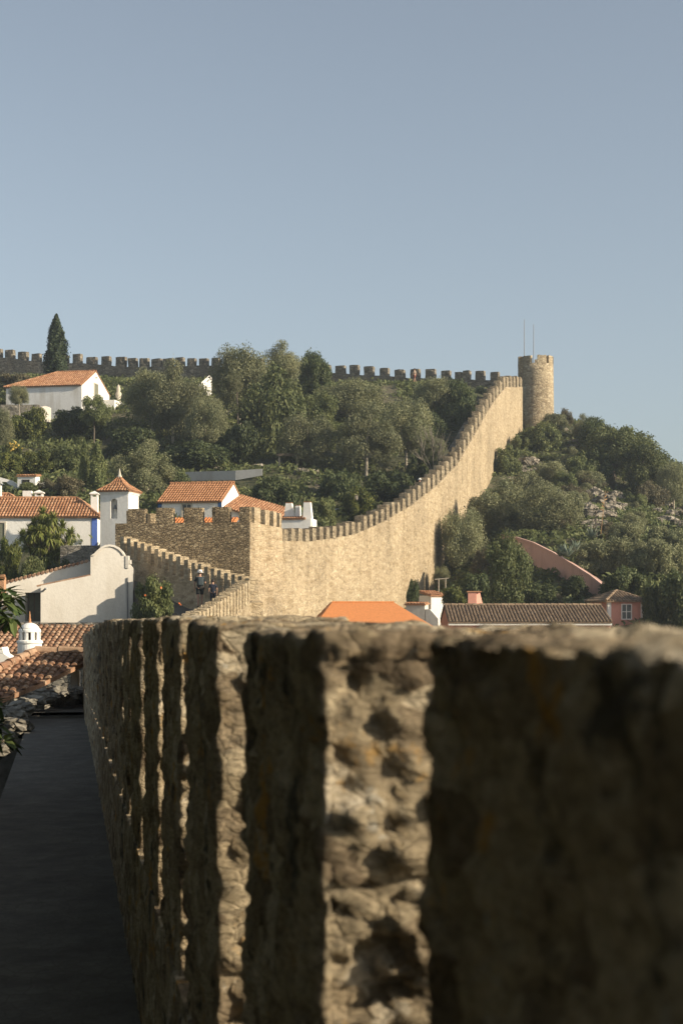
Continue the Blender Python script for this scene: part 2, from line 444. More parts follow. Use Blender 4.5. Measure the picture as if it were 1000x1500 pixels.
# ------------------------------------------------------------------ terrain
ctl = [  # px, py, D of the ground
    (0, 556, 190), (150, 560, 186), (300, 562, 184), (450, 566, 181), (600, 566, 178), (720, 574, 176),
    (10, 603, 168), (120, 610, 163), (200, 600, 165), (330, 640, 155), (250, 660, 150), (60, 655, 148), (0, 660, 146), (-120, 640, 150),
    (60, 690, 132), (200, 705, 132), (330, 702, 134), (450, 712, 134), (540, 702, 140), (600, 690, 146), (640, 660, 155), (690, 640, 160),
    (60, 735, 114), (190, 745, 114), (300, 770, 112), (420, 815, 104), (500, 830, 112), (560, 812, 121), (620, 762, 133), (560, 735, 134),
    (40, 805, 100), (160, 810, 96), (300, 830, 96), (40, 935, 82), (150, 940, 78), (250, 930, 80),
    (640, 872, 129), (700, 745, 150), (740, 672, 172), (768, 640, 189), (830, 616, 190), (880, 640, 184), (940, 690, 176), (1000, 735, 170), (1100, 800, 168),
    (880, 745, 152), (960, 752, 152), (800, 745, 146), (740, 780, 136), (700, 840, 126), (800, 790, 124), (900, 805, 124), (1000, 810, 124),
    (900, 868, 110), (1000, 870, 108), (800, 880, 110), (700, 905, 108), (600, 930, 100), (900, 940, 98), (600, 925, 112),
]
pts = [tuple(P(*c)) for c in ctl]
for x, y, z in [(-60, 230, 22), (-20, 230, 21), (15, 225, 18), (40, 230, 8), (90, 210, -3), (90, 150, -4), (90, 100, -6), (60, 70, -7), (20, 70, -6),
                (5, 50, -6), (-20, 60, -5), (-20, 30, -5), (-45, 60, -3), (-45, 100, 4), (-75, 150, 10), (-75, 200, 14), (0, 290, 0), (-60, 290, 0),
                (10, 15, -6), (-15, 10, -6), (60, 20, -8), (-60, 20, -6), (60, 290, -6), (-120, 150, 0), (-120, 60, -6), (130, 150, -7)]:
    pts.append((x, y, z))
pts = np.array(pts)
# the curtain wall holds the inner slope above the outer one: two surfaces meet inside the wall
SPLIT = np.array([(-3, -40), (-4.6, 31), (-4.6, 50), (-4.0, 70), (-4.6, 84), (-4.2, 91)] + [tuple((P(px, 0, float(1 / np.interp(px, [413, 450, 480, 520, 560, 600, 640, 670, 700, 720, 740, 765], [1 / d for d in (93, 99, 103.5, 109, 115, 122, 131, 140, 152, 163, 174, 189)]))) + Vector((-.9, .5, 0)))[:2]) for px in range(413, 766, 16)] + [(22.5, 192), (21, 215), (20, 400)])
def outside(X, Y):
    return np.asarray(X) > np.interp(Y, SPLIT[:, 1], SPLIT[:, 0])
def U(r2): return np.where(r2 > 0, r2 * np.log(np.maximum(r2, 1e-9)), 0)
side_pts = outside(pts[:, 0], pts[:, 1]); far_pts = (pts[:, 1] > 200) | (pts[:, 1] < 72)
FIT = []
for want in (False, True):
    q = pts[(side_pts == want) | far_pts]; nP = len(q); d2 = ((q[:, None, :2] - q[None, :, :2]) ** 2).sum(-1)
    A = np.zeros((nP + 3, nP + 3)); A[:nP, :nP] = U(d2) + np.eye(nP) * 25
    A[:nP, nP] = 1; A[:nP, nP + 1:] = q[:, :2]; A[nP, :nP] = 1; A[nP + 1:, :nP] = q[:, :2].T
    FIT.append((q, np.linalg.solve(A, np.concatenate([q[:, 2], np.zeros(3)]))))
def terrain(X, Y):
    X = np.asarray(X, float); Y = np.asarray(Y, float); sh = X.shape; q = np.stack([X.ravel(), Y.ravel()], 1)
    zz = []
    for p_, sol in FIT:
        n_ = len(p_); d2 = ((q[:, None] - p_[None, :, :2]) ** 2).sum(-1)
        zz.append(U(d2) @ sol[:n_] + sol[n_] + q @ sol[n_ + 1:])
    z = np.where(outside(q[:, 0], q[:, 1]), zz[1], zz[0])
    r = np.maximum(np.abs(q[:, 0]) / 120, np.abs(q[:, 1] - 140) / 160)
    k = np.clip((r - .75) / .3, 0, 1); k = k * k * (3 - 2 * k)
    z = np.maximum(z, -8) * (1 - k) + -8 * k
    return z.reshape(sh)
def tz(x, y):
    return float(terrain(np.array([x]), np.array([y]))[0])

def ray_ground(x, y_, lo=85, hi=205):
    D = np.arange(lo, hi, .5); X = (x - 500) / F * D; Z = (HY - y_) / F * D
    hit = np.nonzero(terrain(X, D) > Z)[0]
    return float(D[hit[0]]) if len(hit) else None

xs = np.concatenate([[-6000, -2500, -900, -400, -220], np.arange(-140, -61, 4), np.arange(-60, 61, 1.15), np.arange(63, 140, 4), [220, 400, 900, 2500, 6000]])
ys = np.concatenate([[-3000, -900, -300, -100], np.arange(-30, 70, 4), np.arange(71, 215, 1.15), np.arange(217, 300, 4), [360, 500, 900, 2500, 7000]])
GX, GY = np.meshgrid(xs, ys); GZ = terrain(GX, GY)
vs = []
for x, y, z in zip(GX.ravel(), GY.ravel(), GZ.ravel()):
    if -130 < x < 140 and 20 < y < 300 and z > -7:
        z += noise.fractal(Vector((x * .22, y * .22, 0)), 1, 2, 4) * .35
    vs.append((x, y, z))
nx, ny = len(xs), len(ys)
g = MB(); g.v = vs
g.f = [(j * nx + i, j * nx + i + 1, (j + 1) * nx + i + 1, (j + 1) * nx + i) for j in range(ny - 1) for i in range(nx - 1)]
struct(mk('ground', g, 'ground', smooth=True))

# ------------------------------------------------------------------ the parapet beside the camera
WC, WS = .30, 402 / F               # inner face X = WC - WS * Y
wu = Vector((-WS, 1, 0)).normalized(); wn = Vector((wu.y, -wu.x, 0))     # along, outward
def wall_at(Y): return Vector((WC - WS * Y, Y, 0))
def drop(Y):
    return -.012 if Y < 6 else (-.012 - .05 * (Y - 6) / 8 if Y < 14 else -.062 - .33 * (Y - 14) / 16)
def rub(big=1.0, cs=.17):
    def d(p, nn):
        big_ = big * (1 - .68 * max(0, -nn.dot(wn))) * (1 - .66 * max(0, nn.z))
        s = Vector((p.dot(wu) / cs, p.dot(wn) / cs, p.z / (cs * .62)))
        s += noise.noise_vector(s * .8) * .35
        ds, ps = noise.voronoi(s)
        q1 = ps[0] * 5.37 + Vector((3.1, 7.7, 1.3)); f1 = (s - ps[0]).dot(noise.cell_vector(q1) - Vector((.5, .5, .5)))
        s2 = s * 3.4 + noise.noise_vector(s * 3) * .3
        d2, p2 = noise.voronoi(s2)
        q2 = p2[0] * 4.11 + Vector((1.7, 5.2, 9.3)); f2 = (s2 - p2[0]).dot(noise.cell_vector(q2) - Vector((.5, .5, .5)))
        e = min(1, (ds[1] - ds[0]) / .10)
        return big_ * ((e - 1) * .010 + (noise.cell(q1) - .5) * .016 + f1 * .036 + (noise.cell(q2) - .5) * .014 + f2 * .030 + noise.fractal(Vector((p.x, p.y, p.z * 2.6)) * 24, .6, 2, 4) * .009)
    d.two = 1
    return d
near = thing('parapet_wall', 'dark near parapet of merlons with a sunlit rough stone top, beside the walkway', 'parapet wall', wall_at(3) + Vector((0, 0, -1.6)))
ends = [1.36, 2.70, 4.02, 5.01, 6.2, 7.5, 8.47, 9.62, 10.6]
starts = [-.35, 1.88, 3.20, 4.27, 5.32, 6.6, 7.85, 8.82, 9.98]
y = 11.05
while y < 30:
    starts.append(y); ends.append(min(y + random.uniform(.62, .85), 30.2)); y = ends[-1] + random.uniform(.36, .5)
TH = .5
k = math.sqrt(1 + WS * WS)
for a, b in zip(starts, ends):
    m = MB(); mid = (a + b) / 2
    res = .011 if mid < 3.2 else .02 if mid < 6 else .035 if mid < 10 else .06
    jit = -.004 if mid < 1 else random.uniform(-.010, .010) if mid < 12 else random.uniform(-.03, .03)
    H = 1.10 + (.6 if mid < .1 else 0)
    stone_block(m, wall_at(a) + Vector((0, 0, drop(mid) + jit - H)), wu, wn, Vector((0, 0, 1)), ((b - a) * k, TH, H), res, rub(), .018 if mid > 1 else .010)
    mk('merlon', m, 'near', near, smooth=True)
par = MB()
yy = -1.0
while yy < 30:
    y2 = yy + 1.55
    stone_block(par, wall_at(yy) + Vector((0, 0, -1.75)) - wn * .012, wu, wn, Vector((0, 0, 1)), (1.55 * k, TH + .04, 1.75 + drop(yy + .8) - .97), .07, rub(.8), .02)
    yy = y2
par.box(wall_at(-3) + Vector((0, 0, -9)) - wn * .0, wu * 33.5, wn * (TH + .1), Vector((0, 0, 7.3)))
mk('parapet', par, 'near', near, smooth=False)

# walkway
pw = MB()
def strip(y0, y1, z, wl):
    n = max(2, int((y1 - y0) / .8)); vs = []; fs = []
    for i in range(n + 1):
        Y = y0 + (y1 - y0) * i / n; a = wall_at(Y)
        for j in range(4):
            q = a - wn * (wl * j / 3 - .02)
            vs.append((q.x, q.y, z + noise.noise(q * 1.7) * .018))
    for i in range(n):
        for j in range(3): fs.append((i * 4 + j, i * 4 + j + 1, (i + 1) * 4 + j + 1, (i + 1) * 4 + j))
    pw.add(vs, fs)
    a, c = wall_at(y0), wall_at(y1)
    pw.box(a - wn * wl + Vector((0, 0, z - 6)), wn * wl, (c - a), Vector((0, 0, 5.95)))
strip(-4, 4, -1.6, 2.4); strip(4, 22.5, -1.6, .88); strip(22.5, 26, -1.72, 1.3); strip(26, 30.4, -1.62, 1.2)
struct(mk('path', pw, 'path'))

def rock_mesh(mb, c, r, seed, sub=3, rough=.35, flat=.7):
    import bmesh
    b = bmesh.new(); bmesh.ops.create_icosphere(b, subdivisions=sub, radius=1)
    off = Vector((seed * 3.7, seed * 1.9, seed * 5.1)); vs = []
    for v in b.verts:
        p = v.co.copy(); q = p * 1.5 + off
        ds, ps = noise.voronoi(q * 1.1)
        k = 1 + rough * (ds[0] - .5) * 1.4 + noise.fractal(q * 1.2, 1, 2, 3) * rough * .6
        p = p * k; vs.append(Vector(c) + Vector((p.x * r[0], p.y * r[1], p.z * r[2] * flat)))
    b.verts.index_update()
    mb.add(vs, [tuple(v.index for v in f.verts) for f in b.faces]); b.free()

kerb = thing('rubble_kerb', 'row of rough loose stones along the shaded walkway edge below the tiled roof', 'stone kerb', P(60, 1035, 25))
for i, (x, y_, D, r) in enumerate([(112, 1012, 27.6, .16), (98, 1018, 27.2, .2), (86, 1014, 27, .2), (73, 1022, 26.4, .17), (62, 1020, 26.2, .2), (50, 1028, 25.4, .2), (40, 1030, 25, .17), (30, 1040, 24.2, .22), (22, 1048, 23.2, .18), (25, 1066, 21.5, .22), (8, 1062, 21.4, .2), (2, 1080, 19.6, .2), (-14, 1098, 18, .25)]):
    m = MB(); rock_mesh(m, P(x, y_, D), (r * 1.0, r * .8, r * .75), i + 2, 3, .5, .7); mk('stone', m, 'grey', kerb)
m = MB(); stone_block(m, P(103, 1016, 28.5), (1, 0, 0), (0, 1, 0), (0, 0, 1), (.15, .3, .42), .06, rub(.4), .02)
tag(mk('stone_post', m, 'white'), 'short pale stone post between the tiled roof and the dark parapet', 'stone post')

# ------------------------------------------------------------------ distant walls
def polyline_wall(name, nodes, thick, bottom, mat, parent, jit=.05, side=1, step=1.0):
    """nodes: (X, Y, Ztop); the listed line is the face turned to the viewer, thickness goes to the left of travel * side"""
    line = []
    for (a, b) in zip(nodes[:-1], nodes[1:]):
        A_, B_ = Vector(a), Vector(b); n = max(1, int((B_ - A_).length / step))
        line += [A_.lerp(B_, i / n) for i in range(n)]
    line.append(Vector(nodes[-1])); m = MB(); n = len(line); vs = []
    for i, p in enumerate(line):
        t = line[min(i + 1, n - 1)] - line[max(i - 1, 0)]; t.z = 0; t.normalize()
        nn = Vector((-t.y, t.x, 0)) * side; z = p.z + random.uniform(-jit, jit)
        o = nn * random.uniform(-jit, jit) * .6
        vs += [Vector((p.x, p.y, bottom)), Vector((p.x, p.y, z)) + o, Vector((p.x, p.y, z)) + nn * thick, Vector((p.x, p.y, bottom)) + nn * thick]
    fs = []
    for i in range(n - 1):
        for j in range(4): fs.append((i * 4 + j, i * 4 + (j + 1) % 4, (i + 1) * 4 + (j + 1) % 4, (i + 1) * 4 + j))
    fs += [(0, 1, 2, 3), tuple((n - 1) * 4 + j for j in (3, 2, 1, 0))]
    m.add(vs, fs)
    return mk(name, m, mat, parent)

def lump(amp, sc=1.3):
    return lambda p: noise.fractal(p * sc, 1, 2, 3) * amp

def merlon(A, B, thick, zb, zt, mat, parent, side=1, res=.22, amp=.05, rnd=.05, inset=0.0):
    A = Vector(A); B = Vector(B); t = B - A; t.z = 0; L = t.length; t.normalize()
    nn = Vector((-t.y, t.x, 0)) * side; m = MB()
    o = Vector((A.x, A.y, zb)) + nn * inset
    if side < 0: stone_block(m, o + nn * thick, t, -nn, Vector((0, 0, 1)), (L, thick, zt - zb), res, lump(amp), rnd)
    else: stone_block(m, o, t, nn, Vector((0, 0, 1)), (L, thick, zt - zb), res, lump(amp), rnd)
    return mk('merlon', m, mat, parent)

# middle wall: climbs away from the near parapet, then bends left up to the square tower
mw = [Vector((-4.3, 33, -1.35)), Vector((-5.05, 50, -1.25)), Vector((-4.6, 60, -.5)), Vector((-4.0, 70, .55)), Vector((-7.4, 77, 1.6)), Vector((-11.9, 84.3, 3.25))]
mid = thing('battlement_wall', 'zigzag battlement wall of narrow slits climbing past two walkers to the square tower', 'battlement wall', (-4.6, 60, -4))
polyline_wall('wall_body', [tuple(v) for v in mw[:4]], .55, -6, 'fort', mid, .03, 1, .7)
polyline_wall('wall_body', [tuple(v) for v in mw[3:]], .55, -6, 'fort', mid, .03, -1, .7)
def along(poly, s):
    for a, b in zip(poly[:-1], poly[1:]):
        l = (Vector((b.x, b.y)) - Vector((a.x, a.y))).length
        if s <= l: return a.lerp(b, s / l)
        s -= l
    return poly[-1].copy()
def plen(poly): return sum((Vector((b.x, b.y)) - Vector((a.x, a.y))).length for a, b in zip(poly[:-1], poly[1:]))
s = .2
while s < plen(mw[:4]) - .5:
    a, b = along(mw[:4], s), along(mw[:4], s + .62)
    merlon(a, b, .5, min(a.z, b.z) - .1, (a.z + b.z) / 2 + 1.0 + random.uniform(-.04, .04), 'fort', mid, 1, .2, .035, .04, .02); s += 1.0
s = .35
while s < plen(mw[3:]) - .3:
    a, b = along(mw[3:], s), along(mw[3:], s + .50)
    merlon(a, b, .5, min(a.z, b.z) - .1, (a.z + b.z) / 2 + 1.0 + random.uniform(-.04, .04), 'fort', mid, -1, .2, .03, .04, .02); s += .86
# wall-walk behind the middle wall
wk = MB(); n = 24; vs = []; L2 = plen(mw[3:]); wal = []
inner = [Vector((-5.4, 33, -1.9)), Vector((-6.3, 50, -1.9)), Vector((-5.7, 62, -1.2)), Vector((-5.6, 70, -.6)), Vector((-8.4, 76.3, .3)), Vector((-12.3, 83.4, 2.2))]
outer = [Vector((v.x - .02, v.y, v.z)) for v in mw]
for i in range(40):
    f = i / 39; a = along(inner, f * plen(inner)); c = along(outer, f * plen(outer)); c.z = a.z
    st = round(a.z / .16) * .16
    vs += [Vector((a.x - .25, a.y, st)), Vector((c.x - .0, c.y, st)), Vector((a.x - .25, a.y, -6)), Vector((c.x, c.y, -6))]
for i in range(39):
    k0, k1 = i * 4, i * 4 + 4
    wk.add([], []); wk.f += [(k0, k0 + 1, k1 + 1, k1), (k0, k1, k1 + 2, k0 + 2), (k0 + 1, k0 + 3, k1 + 3, k1 + 1)]
wk.v = [tuple(v) for v in vs]
struct(mk('path', wk, 'path'))

# square tower
tw = thing('square_tower', 'square crenellated stone tower with one shaded and one sunlit side', 'tower', (-8.5, 89, -5))
tA, tB, tC = Vector((-12.3, 85.5, 0)), Vector((-4.93, 84, 0)), Vector((-3.4, 89.8, 0))
tD = tA + (tC - tB)
ZT = 4.95
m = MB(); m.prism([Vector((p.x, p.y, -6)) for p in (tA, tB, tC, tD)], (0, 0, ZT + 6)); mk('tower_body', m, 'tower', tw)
def edge_merlons(a, b, spans, zt, mat, root, side, th=.5, res=.2):
    for s0, s1 in spans:
        merlon(a.lerp(b, s0), a.lerp(b, s1), th, ZT - .06, zt + random.uniform(-.03, .03), mat, root, side, res, .03, .04, .01)
fx = lambda px: (px - 169) / (365 - 169)
edge_merlons(tA, tB, [(fx(187), fx(213)), (fx(229), fx(254)), (fx(270), fx(297)), (fx(311), fx(336)), (fx(350), fx(365.5))], ZT + .82, 'tower', tw, 1)
edge_merlons(tB, tC, [(.16, .34), (.48, .62), (.74, .84), (.93, 1.0)], ZT + .85, 'fort', tw, 1)
edge_merlons(tA, tD, [(.25, .42), (.65, .85)], ZT + .8, 'tower', tw, -1)
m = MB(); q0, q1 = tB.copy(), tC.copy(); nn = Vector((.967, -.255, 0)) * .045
m.prism([Vector((tB.x, tB.y, -6)) , Vector((tC.x, tC.y, -6)), Vector((tC.x, tC.y, -6)) + nn, Vector((tB.x, tB.y, -6)) + nn], (0, 0, ZT + 5.99)); mk('sunlit_face', m, 'fort', tw)  # sun side takes a paler copy of the stone, sunlight put into the colour

# the long curtain wall
bx = [413, 450, 480, 520, 560, 600, 640, 670, 700, 720, 740, 765]
bD = [93, 99, 103.5, 109, 115, 122, 131, 140, 152, 163, 174, 189]
by = [793, 793, 790, 783, 765, 742, 711, 679, 628, 592, 567, 567]
bw = thing('curtain_wall', 'long sunlit curtain wall sweeping uphill to the round tower', 'curtain wall', P(600, 742, 122) - Vector((0, 0, 9)))
def bw_at(px):
    return P(px, float(np.interp(px, bx, by)), float(1 / np.interp(px, bx, [1 / d for d in bD])))
nodes = [tuple(bw_at(px)) for px in np.arange(411, 766.5, 6)]
polyline_wall('wall_body', nodes, .78, -7, 'fort', bw, .035, 1, 1.2)
def shift_in(nd, off, dz):
    out = []
    for i, p in enumerate(nd):
        t = Vector(nd[min(i + 1, len(nd) - 1)]) - Vector(nd[max(i - 1, 0)]); t.z = 0; t.normalize()
        out.append(tuple(Vector(p) + Vector((-t.y, t.x, 0)) * off + Vector((0, 0, dz))))
    return out
polyline_wall('wall_walk', shift_in(nodes, .74, -1.1), 1.7, -7, 'crest', bw, .05, 1, 1.2)
px = 415.5
while px < 764:
    sp = float(np.interp(px, [413, 480, 540, 600, 650, 690, 720, 765], [10.9, 9.6, 8.4, 7.4, 6.6, 5.6, 5.0, 4.8]))
    a, b = bw_at(px + sp * .1), bw_at(px + sp * .66)
    hgt = float(np.interp(px, [413, 480, 600, 700, 765], [.78, .85, 1.02, 1.2, 1.15]))
    merlon(a, b, .75, min(a.z, b.z) - .25, (a.z * .4 + b.z * .6) + hgt + random.choice((random.uniform(-.06, .06), random.uniform(-.06, .06), random.uniform(-.22, .04))), 'cap', bw, 1, .28, .05, .06, .02)
    px += sp
# inner wall-walk with steps, seen above the merlons
iw = []
for px in np.arange(640, 742, 6):
    p = bw_at(px); iw.append(p)

# hilltop wall
hw = thing('hilltop_wall', 'dark crenellated wall along the hilltop skyline', 'battlement wall', P(300, 560, 188))
hx = [-60, 0, 60, 112, 170, 200, 290, 400, 482, 600, 700, 737]
hy = [519, 524, 529, 532, 536, 538, 535, 540, 546, 553, 556, 558]
hD = lambda px: 203 - 27 * (px + 60) / 800
def hw_at(px, dy=0): return P(px, float(np.interp(px, hx, hy)) + dy, hD(px))
polyline_wall('wall_body', [tuple(hw_at(px)) for px in range(-60, 741, 20)], 1.2, 15, 'crest', hw, .08, 1, 1.2)
hm = [(-52, -39), (-32, -19), (-12, 1), (7, 19), (26, 39), (46, 58), (66, 79), (86, 98), (106, 118), (126, 140), (148, 160), (169, 183), (187, 199), (204, 216), (221, 235), (238, 252), (256, 268), (274, 285),
      (291, 303), (309, 320), (328, 341), (349, 362), (370, 383), (391, 404), (412, 425), (433, 446), (454, 466), (472, 482), (490, 504), (511, 524), (532, 546), (555, 568), (577, 591), (600, 613), (622, 636), (645, 658), (665, 674.5), (676.5, 687), (695, 708), (717, 729)]
for a, b in hm:
    merlon(hw_at(a), hw_at(b), .7, hw_at(a).z - .3, hw_at((a + b) / 2, -13.0 - random.uniform(-2.2, 1.2)).z, 'crest', hw, 1, .3, .06, .08, .03)
m = MB()
pl = [P(px, y_, hD(px) - 2.2) for px, y_ in ((440, 560), (520, 561), (600, 562), (680, 566), (722, 569))]
for a, b in zip(pl[:-1], pl[1:]): stone_block(m, a - Vector((0, 0, 4)), (b - a).normalized(), Vector((0, 1, 0)), Vector((0, 0, 1)), ((b - a).length, 2.1, 4.0), .5, lump(.12), .1)
mk('walk_ledge', m, 'crest', hw)

# round tower
rtD = 193; rc = P(785.5, 640, rtD); RT = 26.5 / F * rtD * .93
rt = thing('round_tower', 'round sunlit crenellated stone tower at the top of the curtain wall', 'tower', rc)
ztop = P(0, 535, rtD).z
m = MB(); prof = [(RT * 1.08, -4), (RT * 1.06, 0)] + [(RT * (1.03 - .05 * i / 10), (ztop - rc.z) * (i + 1) / 11) for i in range(11)] + [(RT * .6, ztop - rc.z)]
m.lathe(rc, prof, 40); mk('tower_body', m, 'round', rt, True)
for a0, a1, h in ((-150, -118, 2.0), (-95, -62, 1.0), (-52, -26, 1.0), (-17, 6, 1.0), (18, 44, 1.0), (60, 90, 1.0), (105, 135, 1.0), (150, 182, 1.0)):
    m = MB(); vs = []; k = 6
    for i in range(k + 1):
        q = R(a0 + (a1 - a0) * i / k)
        for r in (RT * .985, RT * .72): vs += [rc + Vector((r * math.cos(q), r * math.sin(q), ztop - rc.z - .15)), rc + Vector((r * math.cos(q), r * math.sin(q), ztop - rc.z + .95 + random.uniform(-.05, .05)))]
    fs = [(0, 1, 3, 2), (k * 4, k * 4 + 2, k * 4 + 3, k * 4 + 1)]
    for i in range(k):
        a, b = i * 4, i * 4 + 4; fs += [(a, b, b + 1, a + 1), (a + 2, a + 3, b + 3, b + 2), (a + 1, b + 1, b + 3, a + 3)]
    m.add(vs, fs); mk('merlon', m, 'round', rt)
# small stair turret clinging to the left of the tower
m = MB(); tc = P(763.5, 600, rtD - .6); stone_block(m, tc - Vector((.42, .4, 3)), (1, 0, 0), (0, 1, 0), (0, 0, 1), (.85, .9, 3 + P(0, 524, rtD).z - tc.z), .25, lump(.04), .05); mk('stair_turret', m, 'tower', rt)
for x, yt, lab in ((767.3, 468, 'taller thin mast on the round tower'), (781, 475, 'shorter thin mast on the round tower')):
    m = MB(); a = P(x, 537, rtD); b = P(x, yt, rtD); m.tube([a, a.lerp(b, .5), b], [.05, .045, .03], 6)
    m.lathe(a - Vector((0, 0, .05)), [(.14, 0), (.14, .1), (.06, .16)], 10)
    tag(mk('mast', m, 'metal'), lab, 'mast')

# ------------------------------------------------------------------ houses
# upper left white house below the hilltop wall
D0 = 160; o = P(120, 610, D0)
Lh = 8.25
fr = Fr(o - Vector((math.cos(R(-12)), math.sin(R(-12)), 0)) * Lh, -12)
ht = thing('white_house', 'white gabled house with a terracotta hip roof beside the cypress, below the hilltop wall', 'house', fr.o)
wo, ro = house_shell(ht, fr, Lh, 8, 3.25, 1.95, 4.0, 0, 'whiteold', 'tile', .2, .24, .45)
gf = Fr(fr(Lh, 0, 0), -12 + 90)
window(ht, gf, 3.5, 2.5, 1.0, 1.35, 'shutter', 'trim', .12, False)
m = MB(); m.lathe(gf(4.0, -.05, 4.55), [(.16, -.04), (.16, .04)], 12); mk('gable_vent', m, 'trim', ht)
m = MB(); m.box(gf(5.2, -1.6, -2), gf.x * 4.2, gf.y * 1.6, gf.z * 4.35); mk('terrace_wall', m, 'white', ht)
un = thing('garden_urn', 'pale stone finial standing on the terrace right of the white gabled house', 'urn', gf(8.6, -.8, 2.35))
m = MB(); m.lathe(gf(8.6, -.8, 2.35), [(.28, 0), (.28, .3), (.18, .4), (.3, .8), (.34, 1.1), (.2, 1.4), (.24, 1.6), (.16, 1.9), (.05, 2.1)], 14); mk('urn_body', m, 'trim', un, True)
m = MB(); a, b = P(60, 596, 157), P(72, 596, 157.5)
m.prism([a - Vector((0, 0, 1.5)), b - Vector((0, 0, 1.5)), b, b.lerp(a, .5) + Vector((0, 0, .08)), a], (0, 1.2, 0))
tag(mk('cistern_block', m, 'cream'), 'small cream plastered block below the white gabled house', 'garden wall')
m = MB(); stone_block(m, P(0, 612, 157), (1, 0, 0), (0, 1, 0), (0, 0, 1), (4.0, .5, 1.35), .3, lump(.08), .06)
tag(mk('terrace_wall', m, 'grey'), 'low grey rubble terrace wall in front of the white gabled house', 'terrace wall')
m = MB(); a, b = P(289, 572, 166), P(306, 557, 167)
m.prism([a, b, b + Vector((0, 0, .5)), a + Vector((0, 0, .45))], (.3, .5, 0)); m.prism([a - Vector((0, 0, 1)), b - Vector((0, 0, 1.4)), b, a], (.25, .45, 0))
tag(mk('stair_parapet', m, 'white'), 'short sloping white parapet on the hillside between two olive trees', 'parapet')

# long white house with the blue corner
o = P(-70, 803, 100); Lh = (143 - -70) / F * 100
fr = Fr(o, 0)
ht = thing('long_house', 'long white house with a blue corner strip and hip roof behind the yucca', 'house', fr.o)
wo, ro = house_shell(ht, fr, Lh, 5.2, 2.05, 1.28, 0, 1.75, 'white', 'tile', .2, .2, .4)
m = MB(); m.box(fr(Lh - .36, -.03, -1), fr.x * .36, fr.y * .06, fr.z * 3.02); mk('corner_strip', m, 'blue', ht)
window(ht, fr, (-70 - -70) / F * 100 + 2.75, .25, .6, 1.35, 'shutter', 'trim', .1, False)
def chimney(parent, c, wd, dp, h, mat='white', cap=True):
    m = MB(); m.box(c - Vector((wd / 2, dp / 2, .8)), (wd, 0, 0), (0, dp, 0), (0, 0, h + .8))
    ch = mk('chimney', m, mat, parent)
    if cap:
        q = MB(); z = c + Vector((0, 0, h)); hh = .16
        for sx in (-1, 1):
            for sy in (-1, 1): q.box(z + Vector((sx * wd * .4 - .05, sy * dp * .4 - .05, 0)), (.1, 0, 0), (0, .1, 0), (0, 0, hh))
        t = z + Vector((0, 0, hh)); e = .07
        A_ = [t + Vector((sx * (wd / 2 + e), sy * (dp / 2 + e), 0)) for sx, sy in ((-1, -1), (1, -1), (1, 1), (-1, 1))]
        q.prism(A_, (0, 0, .07)); ap = t + Vector((0, 0, .24)); k = len(q.v)
        q.v += [tuple(a + Vector((0, 0, .072))) for a in A_] + [tuple(ap)]; q.f += [(k, k + 1, k + 4), (k + 1, k + 2, k + 4), (k + 2, k + 3, k + 4), (k + 3, k, k + 4)]
        mk('chimney_cap', q, mat, ch)
    return ch
chimney(ht, P(139, 745, 101.6), .44, .44, .75)
chimney(ht, P(41, 727, 104.5), .58, .5, .35, cap=False)
chimney(ht, P(58, 729, 104.5), .5, .5, .12)
chimney(ht, P(-1, 728, 104), .3, .4, .75, cap=False)

# bell tower
fr = Fr(P(188, 806, 96) - Vector((math.cos(R(-13)), math.sin(R(-13)), 0)) * 1.82, -13)
bt = thing('bell_tower', 'slender white bell tower with an arched niche and concave tiled pyramid roof', 'bell tower', fr.o)
Wt = 1.82; hT = (806 - 721) / F * 96
m = MB(); x0, x1, zb, zs = .68, 1.12, 1.95, 2.95
arc = [(x1 - (x1 - x0) / 2 + math.cos(R(q)) * (x1 - x0) / 2, zs + math.sin(R(q)) * (x1 - x0) / 2) for q in range(0, 181, 20)]
poly = [(0, -4), (Wt, -4), (Wt, hT), (0, hT)]
# front wall with the niche cut out: left, right, below, above
dpt = .38
for q in ([(0, -4), (x0, -4), (x0, hT), (0, hT)], [(x1, -4), (Wt, -4), (Wt, hT), (x1, hT)], [(x0, -4), (x1, -4), (x1, zb), (x0, zb)], arc + [(x0, hT), (x1, hT)]):
    m.prism([fr(a, 0, c) for a, c in q], fr.y * dpt)
m.box(fr(0, dpt, -4), fr.x * Wt, fr.y * (Wt - dpt), fr.z * (4 + hT)); mk('wall', m, 'white', bt)
m = MB(); m.box(fr(-.1, -.1, hT), fr.x * (Wt + .2), fr.y * (Wt + .2), fr.z * .1); m.box(fr(-.05, -.05, hT - .08), fr.x * (Wt + .1), fr.y * (Wt + .1), fr.z * .078); mk('cornice', m, 'white', bt)
t = MB(); e = .16; zc = hT + .1
cor = [fr(-e, -e, zc), fr(Wt + e, -e, zc), fr(Wt + e, Wt + e, zc), fr(-e, Wt + e, zc)]
mi = [fr(Wt / 2 + sx * .42, Wt / 2 + sy * .42, zc + .46) for sx, sy in ((-1, -1), (1, -1), (1, 1), (-1, 1))]
ap = fr(Wt / 2, Wt / 2, zc + 1.0)
for i, up in enumerate((fr.y, -fr.x, -fr.y, fr.x)):
    j = (i + 1) % 4
    tile_roof(t, [cor[i], cor[j], mi[j], mi[i]], up + fr.z * .4, .19, .3); tile_roof(t, [mi[i], mi[j], ap], up + fr.z, .15, .25)
    t.tube([cor[i], mi[i], ap], [.08, .075, .05], 6)
mk('roof', t, 'tile', bt)
m = MB(); m.lathe(fr(Wt / 2, Wt / 2, zc + .85), [(.13, 0), (.16, .1), (.1, .2), (.05, .45), (.015, .6)], 10); mk('finial', m, 'trim', bt)
